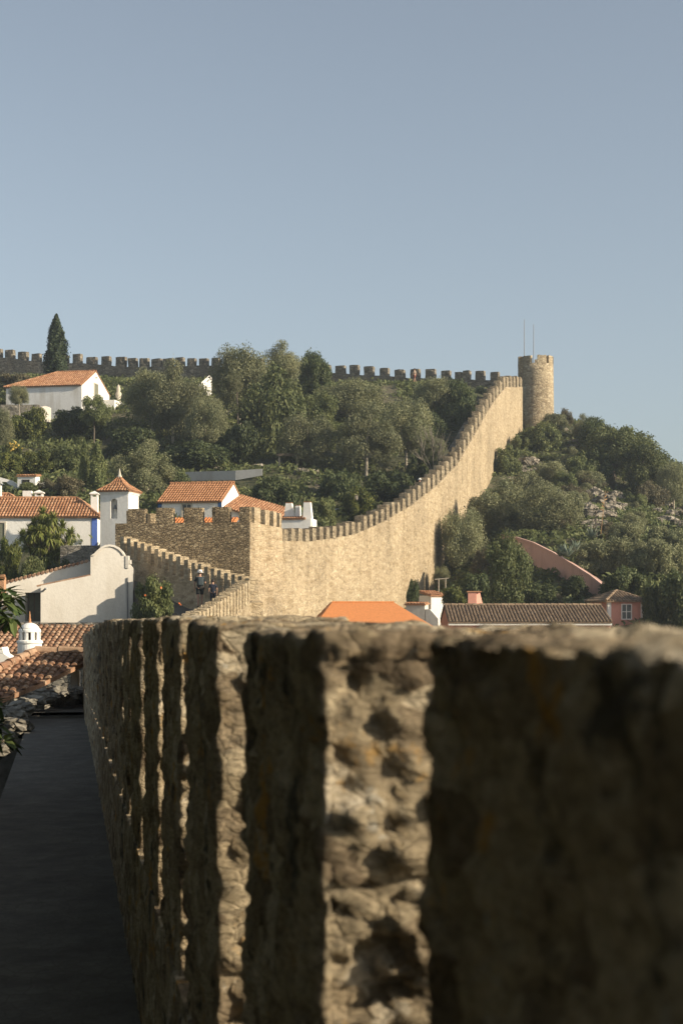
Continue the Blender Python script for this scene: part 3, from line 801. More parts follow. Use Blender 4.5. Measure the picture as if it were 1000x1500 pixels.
m = MB(); m.lathe(fr(.9, .2, 2.55), [(.12, 0), (.1, .08), (.07, .2), (.03, .26)], 12); mk('bell', m, 'metal', bt)

# house behind the square tower
fr = Fr(P(325, 798, 111) - Vector((math.cos(R(-13)), math.sin(R(-13)), 0)) * 4.75, -13)
ht = thing('white_house', 'white house with orange roof, dark blue corners and a lean-to, behind the square tower', 'house', fr.o)
hB = (798 - 733) / F * 111
house_shell(ht, fr, 4.75, 5.6, hB, 1.45, 0, 0, 'white', 'tilenew', .22, .2, .4)
for x in (-.0, 4.75 - .28): m = MB(); m.box(fr(x, -.03, -1), fr.x * .28, fr.y * .06, fr.z * (hB + .96)); mk('corner_strip', m, 'darkblue', ht)
window(ht, fr, 1.85, hB - 1.25, .62, 1.0, 'glass', 'trim', .11, True)
an = MB(); an.prism([fr(4.76, .6, -3), fr(8.2, .6, -3), fr(8.2, .6, hB - 1.42), fr(4.76, .6, hB - .46)], fr.y * 3.8); mk('annex_wall', an, 'white', ht)
t = MB(); tile_roof(t, [fr(4.78, .2, hB - .45), fr(8.58, .2, hB - 1.55), fr(8.58, 4.6, hB - .35), fr(4.78, 4.6, hB + .75)], fr.y + fr.z * .3, .2, .4); mk('annex_roof', t, 'tile', ht)
# orange roofs in the crenels of the square tower
fr = Fr(P(232, 810, 99), -8)
ht = thing('low_house', 'low house with a bright orange roof glimpsed through the square tower crenels', 'house', fr.o)
b = MB(); b.box(fr(0, .1, -2), fr.x * 4.5, fr.y * 3.8, fr.z * 3.6); mk('wall', b, 'white', ht)
t = MB(); tile_roof(t, [fr(-.1, -.1, 1.55), fr(4.7, -.1, 1.55), fr(4.7, 2.2, 2.32), fr(-.1, 2.2, 2.32)], fr.y + fr.z * .3, .2, .4); mk('roof', t, 'tileflat', ht)
fr = Fr(P(212, 806, 98), -8)
ht = thing('shed', 'tiny white gable with a scrap of orange roof in the leftmost square tower crenel', 'shed', fr.o)
b = MB(); b.prism([fr(0, 0, -2), fr(.95, 0, -2), fr(.95, 0, 1.75), fr(.5, 0, 2.15), fr(0, 0, 1.7)], fr.y * 1.6); mk('wall', b, 'white', ht)
t = MB(); tile_roof(t, [fr(1.1, -.06, 1.72), fr(1.1, 1.7, 1.72), fr(.48, 1.7, 2.22), fr(.48, -.06, 2.22)], -fr.x + fr.z * .5, .2, .4); mk('roof', t, 'tilenew', ht)

# white chimney cluster right of the square tower
fr = Fr(P(411, 800, 108), -10)
ht = thing('white_annex', 'white annex with three tapering chimneys just right of the square tower', 'house', fr.o)
m = MB(); m.box(fr(0, 0, -2), fr.x * 2.1, fr.y * 2.2, fr.z * 3.9); mk('wall', m, 'white', ht)
m = MB(); tile_roof(m, [fr(-.05, -.1, 1.9), fr(1.75, -.1, 1.9), fr(1.75, 1.2, 2.12), fr(-.05, 1.2, 2.12)], fr.y + fr.z * .2, .18, .35); mk('roof', m, 'tile', ht)
def taper(root, x, y_, z, w0, w1, d, h):
    m = MB(); a = [fr(x, y_, z), fr(x + w0, y_, z), fr(x + w0, y_ + d, z), fr(x, y_ + d, z)]
    c = (w0 - w1) / 2; b = [fr(x + c * .6, y_ + d * .15, z + h), fr(x + c * .6 + w1, y_ + d * .15, z + h), fr(x + c * .6 + w1, y_ + d * .85, z + h), fr(x + c * .6, y_ + d * .85, z + h)]
    m.add(a + b, [(0, 3, 2, 1), (4, 5, 6, 7), (0, 1, 5, 4), (1, 2, 6, 5), (2, 3, 7, 6), (3, 0, 4, 7)])
    ch = mk('chimney', m, 'white', root); t = MB(); cc = (b[0] + b[2]) / 2
    t.box(cc - fr.x * (w1 * .5) - fr.y * d * .36, fr.x * w1, fr.y * d * .72, fr.z * .05); mk('chimney_top', t, 'tile', ch)
taper(ht, .1, .6, 1.95, .75, .42, .6, 1.05); taper(ht, .86, .7, 1.9, .36, .32, .5, .92); taper(ht, 1.45, .02, 0, .9, .46, .7, 3.0)

# retaining wall with planter top, hut, garden arch
m = MB()
A_, B_ = P(272, 700, 131), P(345, 699, 129.5); C_ = P(384, 692, 129.2)
for a, b, h0, h1 in ((A_, B_, .5, .55), (B_, C_, .55, .3)):
    m.prism([a, b, b + Vector((0, 0, h1)), a + Vector((0, 0, h0))], (0, .4, 0)); m.prism([a - Vector((0, 0, .25)), b - Vector((0, 0, .25)), b, a], (0, .4, 0))
tag(mk('retaining_wall', m, 'concrete'), 'pale grey retaining wall on the slope above the orange roofed house', 'retaining wall')
fr = Fr(P(26, 712, 118), -8)
ht = thing('garden_hut', 'tiny white hut with a tiled roof in the greenery above the long house', 'hut', fr.o)
b = MB(); b.box(fr(0, 0, -1), fr.x * 1.4, fr.y * 1.0, fr.z * 1.75); mk('wall', b, 'white', ht)
t = MB(); tile_roof(t, [fr(-.1, -.1, .78), fr(1.5, -.1, .78), fr(1.5, 1.1, .92), fr(-.1, 1.1, .92)], fr.y + fr.z * .2, .2, .4); mk('roof', t, 'tile', ht)
b = MB(); b.box(fr(.35, -.02, .2), fr.x * .6, fr.y * .03, fr.z * .28); mk('opening', b, 'dark', ht)
m = MB(); pp = [(-20, 702), (0, 699), (18, 704), (30, 712), (50, 709), (66, 706), (78, 712), (84, 722)]
m.prism([P(84, 740, 119), P(-20, 740, 119)] + [P(a, b, 119) for a, b in pp], (0, .4, 0))
tag(mk('garden_wall', m, 'whiteold'), 'wavy topped pale garden wall around the tiny white hut', 'garden wall')
fr = Fr(P(-40, 740, 109), 0)
ht = thing('back_house', 'low terracotta roof peeping over the ridge of the long house', 'house', fr.o)
house_shell(ht, fr, 3.4, 3.0, .1, .75, 0, 1.2, 'white', 'tile', .15, .2, .4)

# chapel with the curved gable
ch = thing('chapel', 'cream rendered chapel with a rounded bell gable, diagonal shadow and sloping wing', 'chapel', P(130, 960, 79))
f1 = [(60, 990), (60, 858), (133, 843), (133, 814)]
f1 += [(138, 811), (143, 806), (149, 801), (155, 798.5), (161, 797.5), (168, 798.5), (175, 802), (180, 807), (183, 813), (185, 821), (190, 826), (195, 832), (195, 990)]
Dc = 79
XC = -12.8; TC = math.tan(R(14))
def pc(x, y_, d0): return P(x, y_, (d0 - TC * XC) / (1 - TC * (x - 500) / F))
m = MB(); m.prism([pc(x, y_, Dc) for x, y_ in f1], (-.15, 1.6, 0)); mk('front_wall', m, 'cream', ch)
m = MB(); m.prism([pc(x, y_, Dc) + Vector((0, -.07, 0)) for x, y_ in ((133, 814), (138, 811), (143, 806), (149, 801), (155, 798.5), (161, 797.5), (168, 798.5), (175, 802), (180, 807), (183, 813), (180.5, 813), (178, 809), (173, 804.5), (167, 801.5), (161, 800.5), (155, 801.5), (150, 804), (145, 809), (139, 814))], (0, .068, 0)); mk('gable_moulding', m, 'cream', ch)
m = MB(); m.box(pc(184, 832, Dc - .05), (.16, 0, 0), (0, .4, 0), (0, 0, .62)); m.box(pc(189, 826, Dc - .03), (.1, 0, 0), (0, .3, 0), (0, 0, .2)); mk('finial', m, 'cream', ch)
m = MB(); w1 = [(-60, 990), (-60, 873), (0, 857), (133, 822), (133, 990)]
dB = Dc + 1.62
xo0, xo1, yo0, yo1 = 37, 61, 868, 910
m.prism([pc(x, y_, dB) for x, y_ in [(-60, 990), (-60, 873), (0, 857), (xo0, 857 - 35 * xo0 / 133), (xo0, 990)]], (0, 1.5, 0))
m.prism([pc(x, y_, dB) for x, y_ in [(xo0, yo0), (xo0, 857 - 35 * xo0 / 133), (xo1, 857 - 35 * xo1 / 133), (xo1, yo0)]], (0, 1.5, 0))
m.prism([pc(x, y_, dB) for x, y_ in [(xo1, 990), (xo1, 857 - 35 * xo1 / 133), (133, 822), (140, 822), (140, 990)]], (0, 1.5, 0))
m.prism([pc(x, y_, dB) for x, y_ in [(xo0, 990), (xo0, yo1), (xo1, yo1), (xo1, 990)]], (0, 1.5, 0))
mk('wing_wall', m, 'cream', ch)
m = MB(); m.box(pc(xo0, yo1, dB + .7), (.9, .24, 0), (0, .08, 0), (0, 0, 1.45)); dd_ = mk('door', m, 'shutter', ch)
m = MB(); m.box(pc(xo0 + 5, yo1, dB + .62), (.04, 0, 0), (0, .05, 0), (0, 0, 1.45)); m.box(pc(xo0 + 13, yo1, dB + .62), (.05, 0, 0), (0, .05, 0), (0, 0, 1.45)); mk('door_frame', m, 'wood', dd_)
for a, b, D, nm in (((-60, 872), (133, 821.4), dB, 'wing_coping'), ((54, 858.6), (133, 842.4), Dc, 'front_coping')):
    t = MB(); A_, B_ = pc(*a, D), pc(*b, D); n = int((B_ - A_).length / .22)
    for i in range(n):
        p, q = A_.lerp(B_, i / n), A_.lerp(B_, (i + 1.02) / n)
        if nm == 'front_coping': t.tube([p + Vector((0, .05, .0)), q + Vector((0, .05, .0))], [.05, .05], 5)
        else: t.tube([p + Vector((0, -.06, .02)), p + Vector((0, .3, .05))], [.09, .09], 6)
    mk(nm, t, 'tileold', ch)
m = MB(); m.tube([pc(63, 866, Dc) , pc(70, 863, Dc) + Vector((0, -.35, .05))], .05, 8); mk('water_spout', m, 'concrete', ch)
m = MB(); m.tube([pc(187.5, 846, Dc) + Vector((0, -.06, 0)), pc(187.5, 920, Dc) + Vector((0, -.06, 0))], .035, 6); mk('drain_pipe', m, 'metal', ch)

# stone garden wall behind the yucca
m = MB(); stone_block(m, P(88, 870, 88), (1, 0, 0), (0, 1, 0), (0, 0, 1), (2.15, .5, 2.72), .3, lump(.04), .04)
tag(mk('garden_wall', m, 'grey'), 'grey rubble garden wall between the yucca and the bell gable', 'garden wall')
m = MB(); m.tube([P(-5, 846, 76), P(8, 845, 76)], .12, 8); m.box(P(-30, 870, 76), (1.2, 0, 0), (0, .5, 0), (0, 0, .8))
tag(mk('tiled_coping', m, 'tile'), 'end of a tiled wall coping below the yucca at the edge of the picture', 'coping')

# near roofs on the left
ht = thing('near_house', 'long lichened tile roof below the chapel, behind the round white chimney', 'house', P(60, 960, 40))
t = MB(); tile_roof(t, [P(-90, 957, 39.6), P(136, 957, 39.6), P(136, 916.5, 42.2), P(-90, 916.5, 42.2)], Vector((0, 1, .25)), .15, .26, jit=.03); mk('roof', t, 'tileold', ht)
b = MB(); A_, B_ = P(-90, 960, 39.9), P(134, 960, 39.9); b.prism([Vector((A_.x, A_.y, -6)), Vector((B_.x, B_.y, -6)), B_, A_], (0, .2, 0)); b.box(Vector((A_.x, 42.3, -6)), (B_.x - A_.x - .1, 0, 0), (0, .25, 0), (0, 0, 5.78)); mk('wall', b, 'grey', ht)
ht = thing('near_house', 'weathered tile roof ending beside the walkway rubble, nearest of the roofs', 'house', P(40, 1010, 27))
plA, plB, plC = P(52, 958, 29), P(122, 958, 29), P(122, 969, 28.0)
nrm = Vector((0, -.19, 1)).normalized()
def onpl(x, y_):
    d = P(x, y_, 1); return d * (plA.dot(nrm) / d.dot(nrm))
poly = [onpl(x, y_) for x, y_ in ((4, 1022), (60, 1000), (122, 970), (122, 957), (52, 957), (-60, 1012))]
t = MB(); tile_roof(t, poly, Vector((0, 1, .2)), .14, .25, jit=.03)
for (a, b) in ((poly[5], poly[4]), (poly[4], poly[3])):
    n = int((b - a).length / .36)
    for i in range(n): t.tube([a.lerp(b, i / n) + Vector((0, 0, .05)), a.lerp(b, (i + 1.05) / n) + Vector((0, 0, .035))], [.09, .075], 8)
mk('roof', t, 'tileold', ht)
b = MB(); low = [p.copy() for p in poly]; b.prism([Vector((p.x * .995, p.y + .12, -6)) for p in low], (0, 0, 4.6)); mk('wall', b, 'grey', ht)
# sunlit white gable at the left edge
m = MB(); m.prism([P(x, y_, 33) for x, y_ in ((-60, 1040), (-60, 930), (-8, 952), (3, 948), (6, 958), (28, 972), (30, 1040))], (0, .6, 0))
tag(mk('white_gable', m, 'white'), 'bright white sloping gable wall left of the round chimney', 'gable wall')
# round white chimney
cc = P(44, 985, 34.5); sc_ = 34.5 / F
rc_ = thing('round_chimney', 'round white chimney with a slotted lantern, dome and terracotta spike', 'chimney', cc)
m = MB(); m.lathe(cc, [(18.5 * sc_, -.3), (18 * sc_, 10 * sc_), (17.5 * sc_, 42 * sc_), (19 * sc_, 43 * sc_), (19 * sc_, 46 * sc_), (16.5 * sc_, 47.5 * sc_)], 28); mk('chimney_shaft', m, 'white', rc_, False)
m = MB()
for i in range(10):
    q0, q1 = 2 * math.pi * i / 10, 2 * math.pi * (i + .55) / 10
    pr = [cc + Vector((math.cos(q) * r * sc_, math.sin(q) * r * sc_, 47 * sc_)) for q, r in ((q0, 15.5), ((q0 + q1) / 2, 15.7), (q1, 15.5), (q1, 12), (q0, 12))]
    m.prism(pr, (0, 0, 12 * sc_))
m.lathe(cc + Vector((0, 0, 59 * sc_)), [(16.3 * sc_, 0), (16.3 * sc_, 3 * sc_), (15 * sc_, 4.5 * sc_)], 28); mk('lantern', m, 'white', rc_)
m = MB(); m.lathe(cc + Vector((0, 0, 47 * sc_)), [(11 * sc_, 0), (11 * sc_, 12 * sc_)], 16); mk('flue', m, 'dark', rc_)
m = MB(); m.lathe(cc + Vector((0, 0, 63 * sc_)), [(14.6 * sc_, 0), (13.5 * sc_, 3 * sc_), (11 * sc_, 6 * sc_), (7 * sc_, 8.5 * sc_), (3 * sc_, 9.7 * sc_), (.5 * sc_, 10 * sc_)], 24); mk('dome', m, 'white', rc_, True)
m = MB(); m.lathe(cc + Vector((0, 0, 72 * sc_)), [(2.6 * sc_, 0), (2.8 * sc_, 1.5 * sc_), (1.6 * sc_, 3 * sc_), (2.1 * sc_, 5 * sc_), (1.3 * sc_, 8 * sc_), (1.2 * sc_, 12 * sc_), (.3 * sc_, 18 * sc_)], 12); mk('finial', m, 'tilenew', rc_, True)

# orange roofed house at the foot of the curtain wall
ht = thing('low_house', 'low house with a smooth bright orange roof at the foot of the curtain wall', 'house', P(540, 930, 86))
pa = [P(452, 928, 84), P(652, 928, 84), P(577, 882.5, 89), P(486, 887.5, 89)]
pa[3].z = pa[2].z
t = MB(); t.prism(pa, (0, 0, -.12)); t.tube([pa[3], pa[2]], .07, 8); mk('roof', t, 'tileflat', ht)
t = MB(); q = [P(452, 928, 84) + Vector((-.02, 0, 0)), pa[3] + Vector((-.02, 0, 0)), pa[3] + Vector((-1.0, 1.5, -1.0))]; tile_roof(t, q, Vector((1, 0, .6)), .2, .4); mk('hip_roof', t, 'tilenew', ht)
b = MB(); b.box(Vector((pa[0].x + .3, 84.3, -6)), (6.4, 0, 0), (0, 4.6, 0), (0, 0, 4.7)); mk('wall', b, 'white', ht)
# pale block with tiled top
fr = Fr(P(594, 925, 92), -18)
ht = thing('plaster_block', 'pale plaster block with a tiled top beside the smooth orange roof', 'wall', fr.o)
b = MB(); b.box(fr(0, 0, -2), fr.x * 1.15, fr.y * .8, fr.z * 3.6); b.prism([fr(1.18, .0, -1), fr(1.95, 0, -1), fr(1.95, 0, .75), fr(1.45, 0, 1.3), fr(1.18, 0, 1.3)], fr.y * .5); mk('wall', b, 'cream', ht)
t = MB(); tile_roof(t, [fr(-.08, -.1, 1.62), fr(1.22, -.1, 1.62), fr(1.22, .9, 1.7), fr(-.08, .9, 1.7)], fr.y + fr.z * .1, .18, .4); mk('tile_top', t, 'tile', ht)
# small white hut under the curtain wall
fr = Fr(P(631, 915, 101), 28)
ht = thing('hut', 'small white hut with one tiled slope at the corner of the curtain wall', 'hut', fr.o)
b = MB(); b.box(fr(0, 0, -2), fr.x * 1.2, fr.y * 1.5, fr.z * (2 + 1.88)); mk('wall', b, 'white', ht)
t = MB(); tile_roof(t, [fr(-.1, -.12, 1.9), fr(1.32, -.12, 1.9), fr(1.32, 1.7, 2.2), fr(-.1, 1.7, 2.2)], fr.y + fr.z * .2, .19, .4); mk('roof', t, 'tile', ht)
pg = thing('pergola', 'thin wooden pergola posts beside the small white hut', 'pergola', P(648, 880, 103))
for x in (642, 652):
    m = MB(); m.tube([P(x, 885, 103), P(x, 848, 103)], .045, 6); mk('post', m, 'palebark', pg)
m = MB(); m.tube([P(636, 849, 103), P(657, 847, 103)], .04, 6); mk('beam', m, 'palebark', pg)

# pink house: long roof, chimney
ht = thing('pink_house', 'long pink house with a brown tiled roof and pink chimney, along the lower edge', 'house', P(770, 930, 93))
e0, e1, r1, r0 = P(672, 911, 91.5), P(896, 911, 91.5), P(878, 887, 95.5), P(650, 887, 95.5)
e0.x = r0.x
t = MB(); tile_roof(t, [e0, e1, Vector((e1.x, r1.y, r1.z)), r0], Vector((0, 1, .25)), .2, .42)
bk = [Vector((r0.x, 99.5, e0.z)), Vector((e1.x, 99.5, e0.z))]
tile_roof(t, [bk[1], bk[0], r0, Vector((e1.x, r1.y, r1.z))], Vector((0, -1, .25)), .2, .42)
n = 22
for i in range(n): a, b = r0, Vector((e1.x, r1.y, r1.z)); t.tube([a.lerp(b, i / n) + Vector((0, 0, .05)), a.lerp(b, (i + 1.04) / n) + Vector((0, 0, .035))], [.1, .085], 8)
mk('roof', t, 'tilebrown', ht)
b = MB(); b.prism([Vector((r0.x + .05, e0.y + .25, -6)), Vector((r0.x + .05, 99.3, -6)), Vector((r0.x + .05, 99.3, e0.z)), Vector((r0.x + .05, r0.y, r0.z - .06)), Vector((r0.x + .05, e0.y + .25, e0.z - .02))], (e1.x - r0.x - .1, 0, 0)); mk('wall', b, 'pink', ht)
b = MB(); b.box(Vector((r0.x, e0.y + .06, e0.z - .2)), (e1.x - r0.x, 0, 0), (0, .19, 0), (0, 0, .12)); mk('eave_cornice', b, 'white', ht)
fr = Fr(P(685, 890, 96.5), 0)
m = MB(); m.add([fr(0, 0, -.6), fr(.52, 0, -.6), fr(1.15, .6, -.6), fr(.6, .6, -.6), fr(0, 0, .95), fr(.52, 0, .95), fr(.78, .6, .95), fr(.3, .6, .95)], [(0, 3, 2, 1), (4, 5, 6, 7), (0, 1, 5, 4), (1, 2, 6, 5), (2, 3, 7, 6), (3, 0, 4, 7)]); cy = mk('chimney', m, 'pink', ht)
m = MB(); m.box(fr(-.06, -.06, .95), fr.x * .9, fr.y * .72, fr.z * .07); mk('chimney_top', m, 'tile', cy)
# pink cottage
fr = Fr(P(890, 935, 101), 14)
ct = thing('pink_cottage', 'small pink cottage with white corners, a white window and a dark pyramid tile roof', 'cottage', fr.o)
hC = (935 - 879) / F * 101; Lc, Wc = 2.45, 2.9
house_shell(ct, fr, Lc, Wc, hC, .55, 1.15, 1.15, 'pink', 'tilebrown', .28, .2, .38)
for x in (-.02, Lc - .2):
    m = MB(); m.box(fr(x, -.03, -1), fr.x * .22, fr.y * .05, fr.z * (hC + .88)); mk('corner_strip', m, 'white', ct)
m = MB(); m.box(fr(-.035, -.03, -1), fr.x * .05, fr.y * .2, fr.z * (hC + .88)); mk('corner_strip', m, 'white', ct); m = MB(); m.box(fr(-.035, Wc - .2, -1), fr.x * .05, fr.y * .2, fr.z * (hC + .88)); mk('corner_strip', m, 'white', ct)
m = MB(); m.box(fr(-.06, -.06, hC - .1), fr.x * (Lc + .12), fr.y * .06, fr.z * .1); m.box(fr(-.06, 0.0, hC - .1), fr.x * .058, fr.y * Wc, fr.z * .1); mk('cornice', m, 'white', ct)
window(ct, fr, .95, hC - 1.2, .62, .9, 'glass', 'white', .06, True)
# curving pink garden wall
tp = [(735, 786, 124), (755, 789, 122.5), (780, 797, 120), (810, 812, 116.5), (840, 830, 113), (865, 846, 110), (889, 865, 107)]
gw = thing('garden_wall', 'tall faded pink garden wall curving downhill to the pink cottage', 'garden wall', P(840, 880, 113))
polyline_wall('wall_body', [tuple(P(*t_)) for t_ in tp], .45, -4, 'pinkold', gw, .01, 1, .8)
cp = [P(*t_) for t_ in tp]; m = MB()
for a, b in zip(cp[:-1], cp[1:]):
    d = (b - a); m.prism([a + Vector((-.06, -.08, .02)), b + Vector((-.06, -.08, .02)), b + Vector((.2, .5, .02)), a + Vector((.2, .5, .02))], (0, 0, .14))
mk('coping', m, 'pinkold', gw)

# ------------------------------------------------------------------ vegetation
def mesh_np(name, V, Fq, mat):
    me = bpy.data.meshes.new(name); n = len(V); k = Fq.shape[1]
    me.vertices.add(n); me.vertices.foreach_set('co', np.ascontiguousarray(V, dtype=np.float32).ravel())
    me.loops.add(Fq.size); me.loops.foreach_set('vertex_index', Fq.ravel().astype(np.int32))
    me.polygons.add(len(Fq)); me.polygons.foreach_set('loop_start', np.arange(0, Fq.size, k, dtype=np.int32))
    me.update(calc_edges=True); me.materials.append(M[mat]); return me

def leaves_np(pos, nrm, size, ratio=2.0, g=rng):
    n = len(pos); nrm = nrm / np.linalg.norm(nrm, axis=1, keepdims=True)
    t = g.normal(size=(n, 3)); t -= nrm * (t * nrm).sum(1, keepdims=True); t /= np.linalg.norm(t, axis=1, keepdims=True)
    b = np.cross(nrm, t); s = (size * g.uniform(.6, 1.4, n))[:, None]
    V = np.stack([pos - t * s * ratio / 2, pos + b * s / 2 + nrm * s * .15, pos + t * s * ratio / 2, pos - b * s / 2 + nrm * s * .15], 1).reshape(-1, 3)
    return V, np.arange(4 * n).reshape(n, 4)

def crown_pts(seed, n, ncl, asp, rmin=.16, rmax=.34, fill=.62, top=.0):
    g = np.random.default_rng(seed); cs = []; rs = []
    while len(cs) < ncl:
        p = g.uniform(-1, 1, 3); r = np.linalg.norm(p)
        if r > 1 or r < .25: continue
        z = (p[2] * .5 + .5)
        if p[2] < -.75: continue
        f = fill * (1 - top * z)
        cs.append([p[0] * f * 1.18, p[1] * f * 1.18, (z * (1 - .3 * .5) + .08) * asp]); rs.append(g.uniform(rmin, rmax))
    cs = np.array(cs); rs = np.array(rs)
    pr = rs ** 2 / (rs ** 2).sum(); idx = g.choice(ncl, n, p=pr)
    d = g.normal(size=(n, 3)); d /= np.linalg.norm(d, axis=1, keepdims=True)
    rad = rs[idx] * (g.uniform(0, 1, n) ** .42) * (1 + .25 * g.normal(size=n) * (g.uniform(0, 1, n) < .25))
    pos = cs[idx] + d * rad[:, None] * np.array([1, 1, .85])
    nr = d + g.normal(size=(n, 3)) * .75 + np.array([0, 0, .25])
    return pos, nr, cs, rs, g

def make_crown(name, seed, n, ncl, asp, leaf, mat, **kw):
    pos, nr, cs, rs, g = crown_pts(seed, n, ncl, asp, **kw)
    V, Fq = leaves_np(pos, nr, leaf, 2.1, g); return mesh_np(name, V, Fq, mat), cs

def make_trunk(name, seed, cs, lo, mat, r0=.055, lean=.1):
    """trunk from z = lo up into the crown with limbs to some clumps"""
    g = random.Random(seed); m = MB(); f = Vector((g.uniform(-lean, lean), g.uniform(-lean, lean), .32))
    b = Vector((0, 0, lo)); m.tube([b, b.lerp(f, .72) + Vector((g.uniform(-.03, .03), g.uniform(-.03, .03), 0)), b.lerp(f, .87), f], [r0 * 1.4, r0, r0 * .85, r0 * .7], 8)
    for c in g.sample(list(cs), min(9, len(cs))):
        c = Vector(c); q = f.lerp(c, .5) + Vector((g.uniform(-.06, .06), g.uniform(-.06, .06), g.uniform(0, .06)))
        m.tube([f - Vector((0, 0, .05)), q, c], [r0 * .55, r0 * .35, r0 * .12], 5)
    me = bpy.data.meshes.new(name); me.from_pydata(m.v, [], m.f); me.materials.append(M[mat])
    me.polygons.foreach_set('use_smooth', [True] * len(me.polygons)); return me

KIND = {}
def kind(k, mat, variants, asp, trunk='bark', lo=-2.2, **kw):
    KIND[k] = []
    for i in range(variants):
        cm, cs = make_crown('crown', hash_(k) + i * 17, kw.get('n', 16000), kw.get('ncl', 46), asp, kw.get('leaf', .030), mat, rmin=kw.get('rmin', .15), rmax=kw.get('rmax', .33), fill=kw.get('fill', .62), top=kw.get('top', 0))
        KIND[k].append((cm, make_trunk('trunk', i + 5, cs, lo, trunk, kw.get('r0', .05)) if trunk else None, asp))
def hash_(s): return sum(ord(c) * (i + 3) for i, c in enumerate(s))
kind('olive', 'olive', 3, 1.5, 'palebark', n=26000, leaf=.022, ncl=64)
kind('green', 'green', 3, 1.4, 'bark', n=16000, leaf=.033, ncl=50)
kind('deep', 'deep', 2, 1.3, 'bark', n=15000, leaf=.036, ncl=42)
kind('lime', 'lime', 2, 1.2, None, n=9000, leaf=.045, ncl=30)
kind('dry', 'dry', 2, 1.1, None, n=9000, leaf=.035, ncl=34, rmin=.12, rmax=.28)
kind('scrub', 'olive', 3, 1.2, None, n=13000, leaf=.034, ncl=36)
kind('bush', 'green', 3, 1.15, None, n=11000, leaf=.042, ncl=30)
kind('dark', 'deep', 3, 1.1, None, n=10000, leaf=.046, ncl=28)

cyc = {}
def plant(k, x, yt, yb, wpx, D, label, name=None, cat=None, group=None, seed=None):
    """crown spans rows yt..yb and wpx columns at distance D; roots go down to the ground there"""
    v = KIND[k]; i = cyc.get(k, 0); cyc[k] = i + 1
    if v[0][1] is None and D > 100:
        d_ = ray_ground(x, yb - (yb - yt) * .12)
        if d_ and abs(d_ - D) < 30: D = d_
    cm, tm, asp = v[i % len(v)]
    hw_ = wpx / 2 / F * D * 1.05; hh = (yb - yt) / F * D
    base = P(x, yb, D); gz = tz(base.x, base.y)
    rz = (i * 137 % 360)
    tree = tm is not None
    nm = name or ('tree' if tree else 'shrub')
    if tree:
        root = thing(nm, label, cat or 'tree', (base.x, base.y, min(gz, base.z)), group)
        o = bpy.data.objects.new('crown', cm); C.objects.link(o)
        o.location = base; o.scale = (hw_, hw_, hh / asp); o.rotation_euler = (0, 0, R(rz)); put(o, root)
        t = bpy.data.objects.new('trunk', tm); C.objects.link(t)
        dz = max(base.z - gz, .1)
        t.location = base; t.scale = (hw_, hw_, hh / asp); t.rotation_euler = (0, 0, R(rz)); put(t, root)
        return root
    o = bpy.data.objects.new(nm, cm); C.objects.link(o)
    o.location = base; o.scale = (hw_, hw_, hh / asp); o.rotation_euler = (0, 0, R(rz))
    return tag(o, label, cat or 'shrub', group)

TREES = [
    # kind, x, top, bottom, width, D, label
    ('olive', 222, 538, 625, 96, 155, 'broad grey green olive tree just right of the white gabled house'),
    ('olive', 258, 530, 650, 110, 152, 'tall olive tree in front of the hilltop wall, left of the white sloping parapet'),
    ('olive', 303, 580, 660, 72, 146, 'rounded olive tree below the white sloping parapet'),
    ('olive', 352, 503, 610, 100, 156, 'highest of the left trees, breaking the hilltop skyline beside the wall'),
    ('olive', 410, 500, 570, 70, 160, 'feathery olive top on the skyline left of the dark rounded tree'),
    ('green', 395, 545, 690, 118, 149, 'large bright green tree filling the middle of the hillside'),
    ('deep', 458, 515, 590, 58, 166, 'dark rounded tree on the skyline at the start of the right hilltop wall'),
    ('olive', 515, 553, 620, 115, 162, 'wide olive just below the hilltop wall, left of the walker in red'),
    ('green', 465, 570, 640, 70, 154, 'green tree between the bright green tree and the wide olive'),
    ('olive', 450, 605, 695, 100, 142, 'spreading olive above the pale boulders on the shaded terrace'),
    ('olive', 535, 592, 692, 112, 140, 'olive with a leaning pale trunk in the centre of the shaded slope'),
    ('olive', 595, 580, 678, 95, 145, 'olive left of the bare branched tree'),
    ('olive', 640, 553, 605, 85, 164, 'low olive below the walker in red on the hilltop wall'),
    ('deep', 668, 562, 640, 70, 163, 'dark tree in the angle between the hilltop wall and the curtain wall'),
    ('deep', 620, 605, 660, 70, 154, 'dark tree in the shade behind the bare branched tree'),
    ('green', 140, 580, 630, 52, 150, 'dark citrus like tree hiding the corner of the white gabled house'),
    ('olive', 212, 645, 735, 105, 122, 'pale silvery olive directly above the bell tower'),
    ('olive', 28, 563, 597, 34, 155, 'small pale olive against the wall of the white gabled house'),
    ('olive', 2, 597, 660, 46, 146, 'olive cut by the edge of the picture below the white gabled house'),
    ('olive', 740, 700, 800, 120, 137, 'big olive against the curtain wall above the pink garden wall'),
    ('olive', 805, 705, 795, 110, 133, 'wide olive left of the agaves'),
    ('olive', 676, 742, 850, 82, 131, 'olive at the foot of the curtain wall, left of the pink garden wall'),
    ('green', 742, 785, 895, 84, 104, 'rounded yellow green tree in front of the pink garden wall'),
    ('green', 900, 618, 705, 120, 168, 'largest dark tree on the right skyline'),
    ('green', 948, 648, 730, 90, 164, 'dark tree on the right skyline, lower beside the largest one'),
    ('olive', 856, 606, 655, 42, 182, 'small pale tree on the skyline right of the round tower'),
    ('deep', 872, 614, 660, 62, 177, 'flat topped dark tree on the skyline left of the largest dark tree'),
    ('olive', 985, 676, 745, 60, 160, 'olive on the skyline at the edge of the picture, right slope'),
    ('olive', 646, 828, 872, 30, 127, 'small sparse tree at the corner of the curtain wall above the white hut'),
]
for t_ in TREES: plant(*t_)
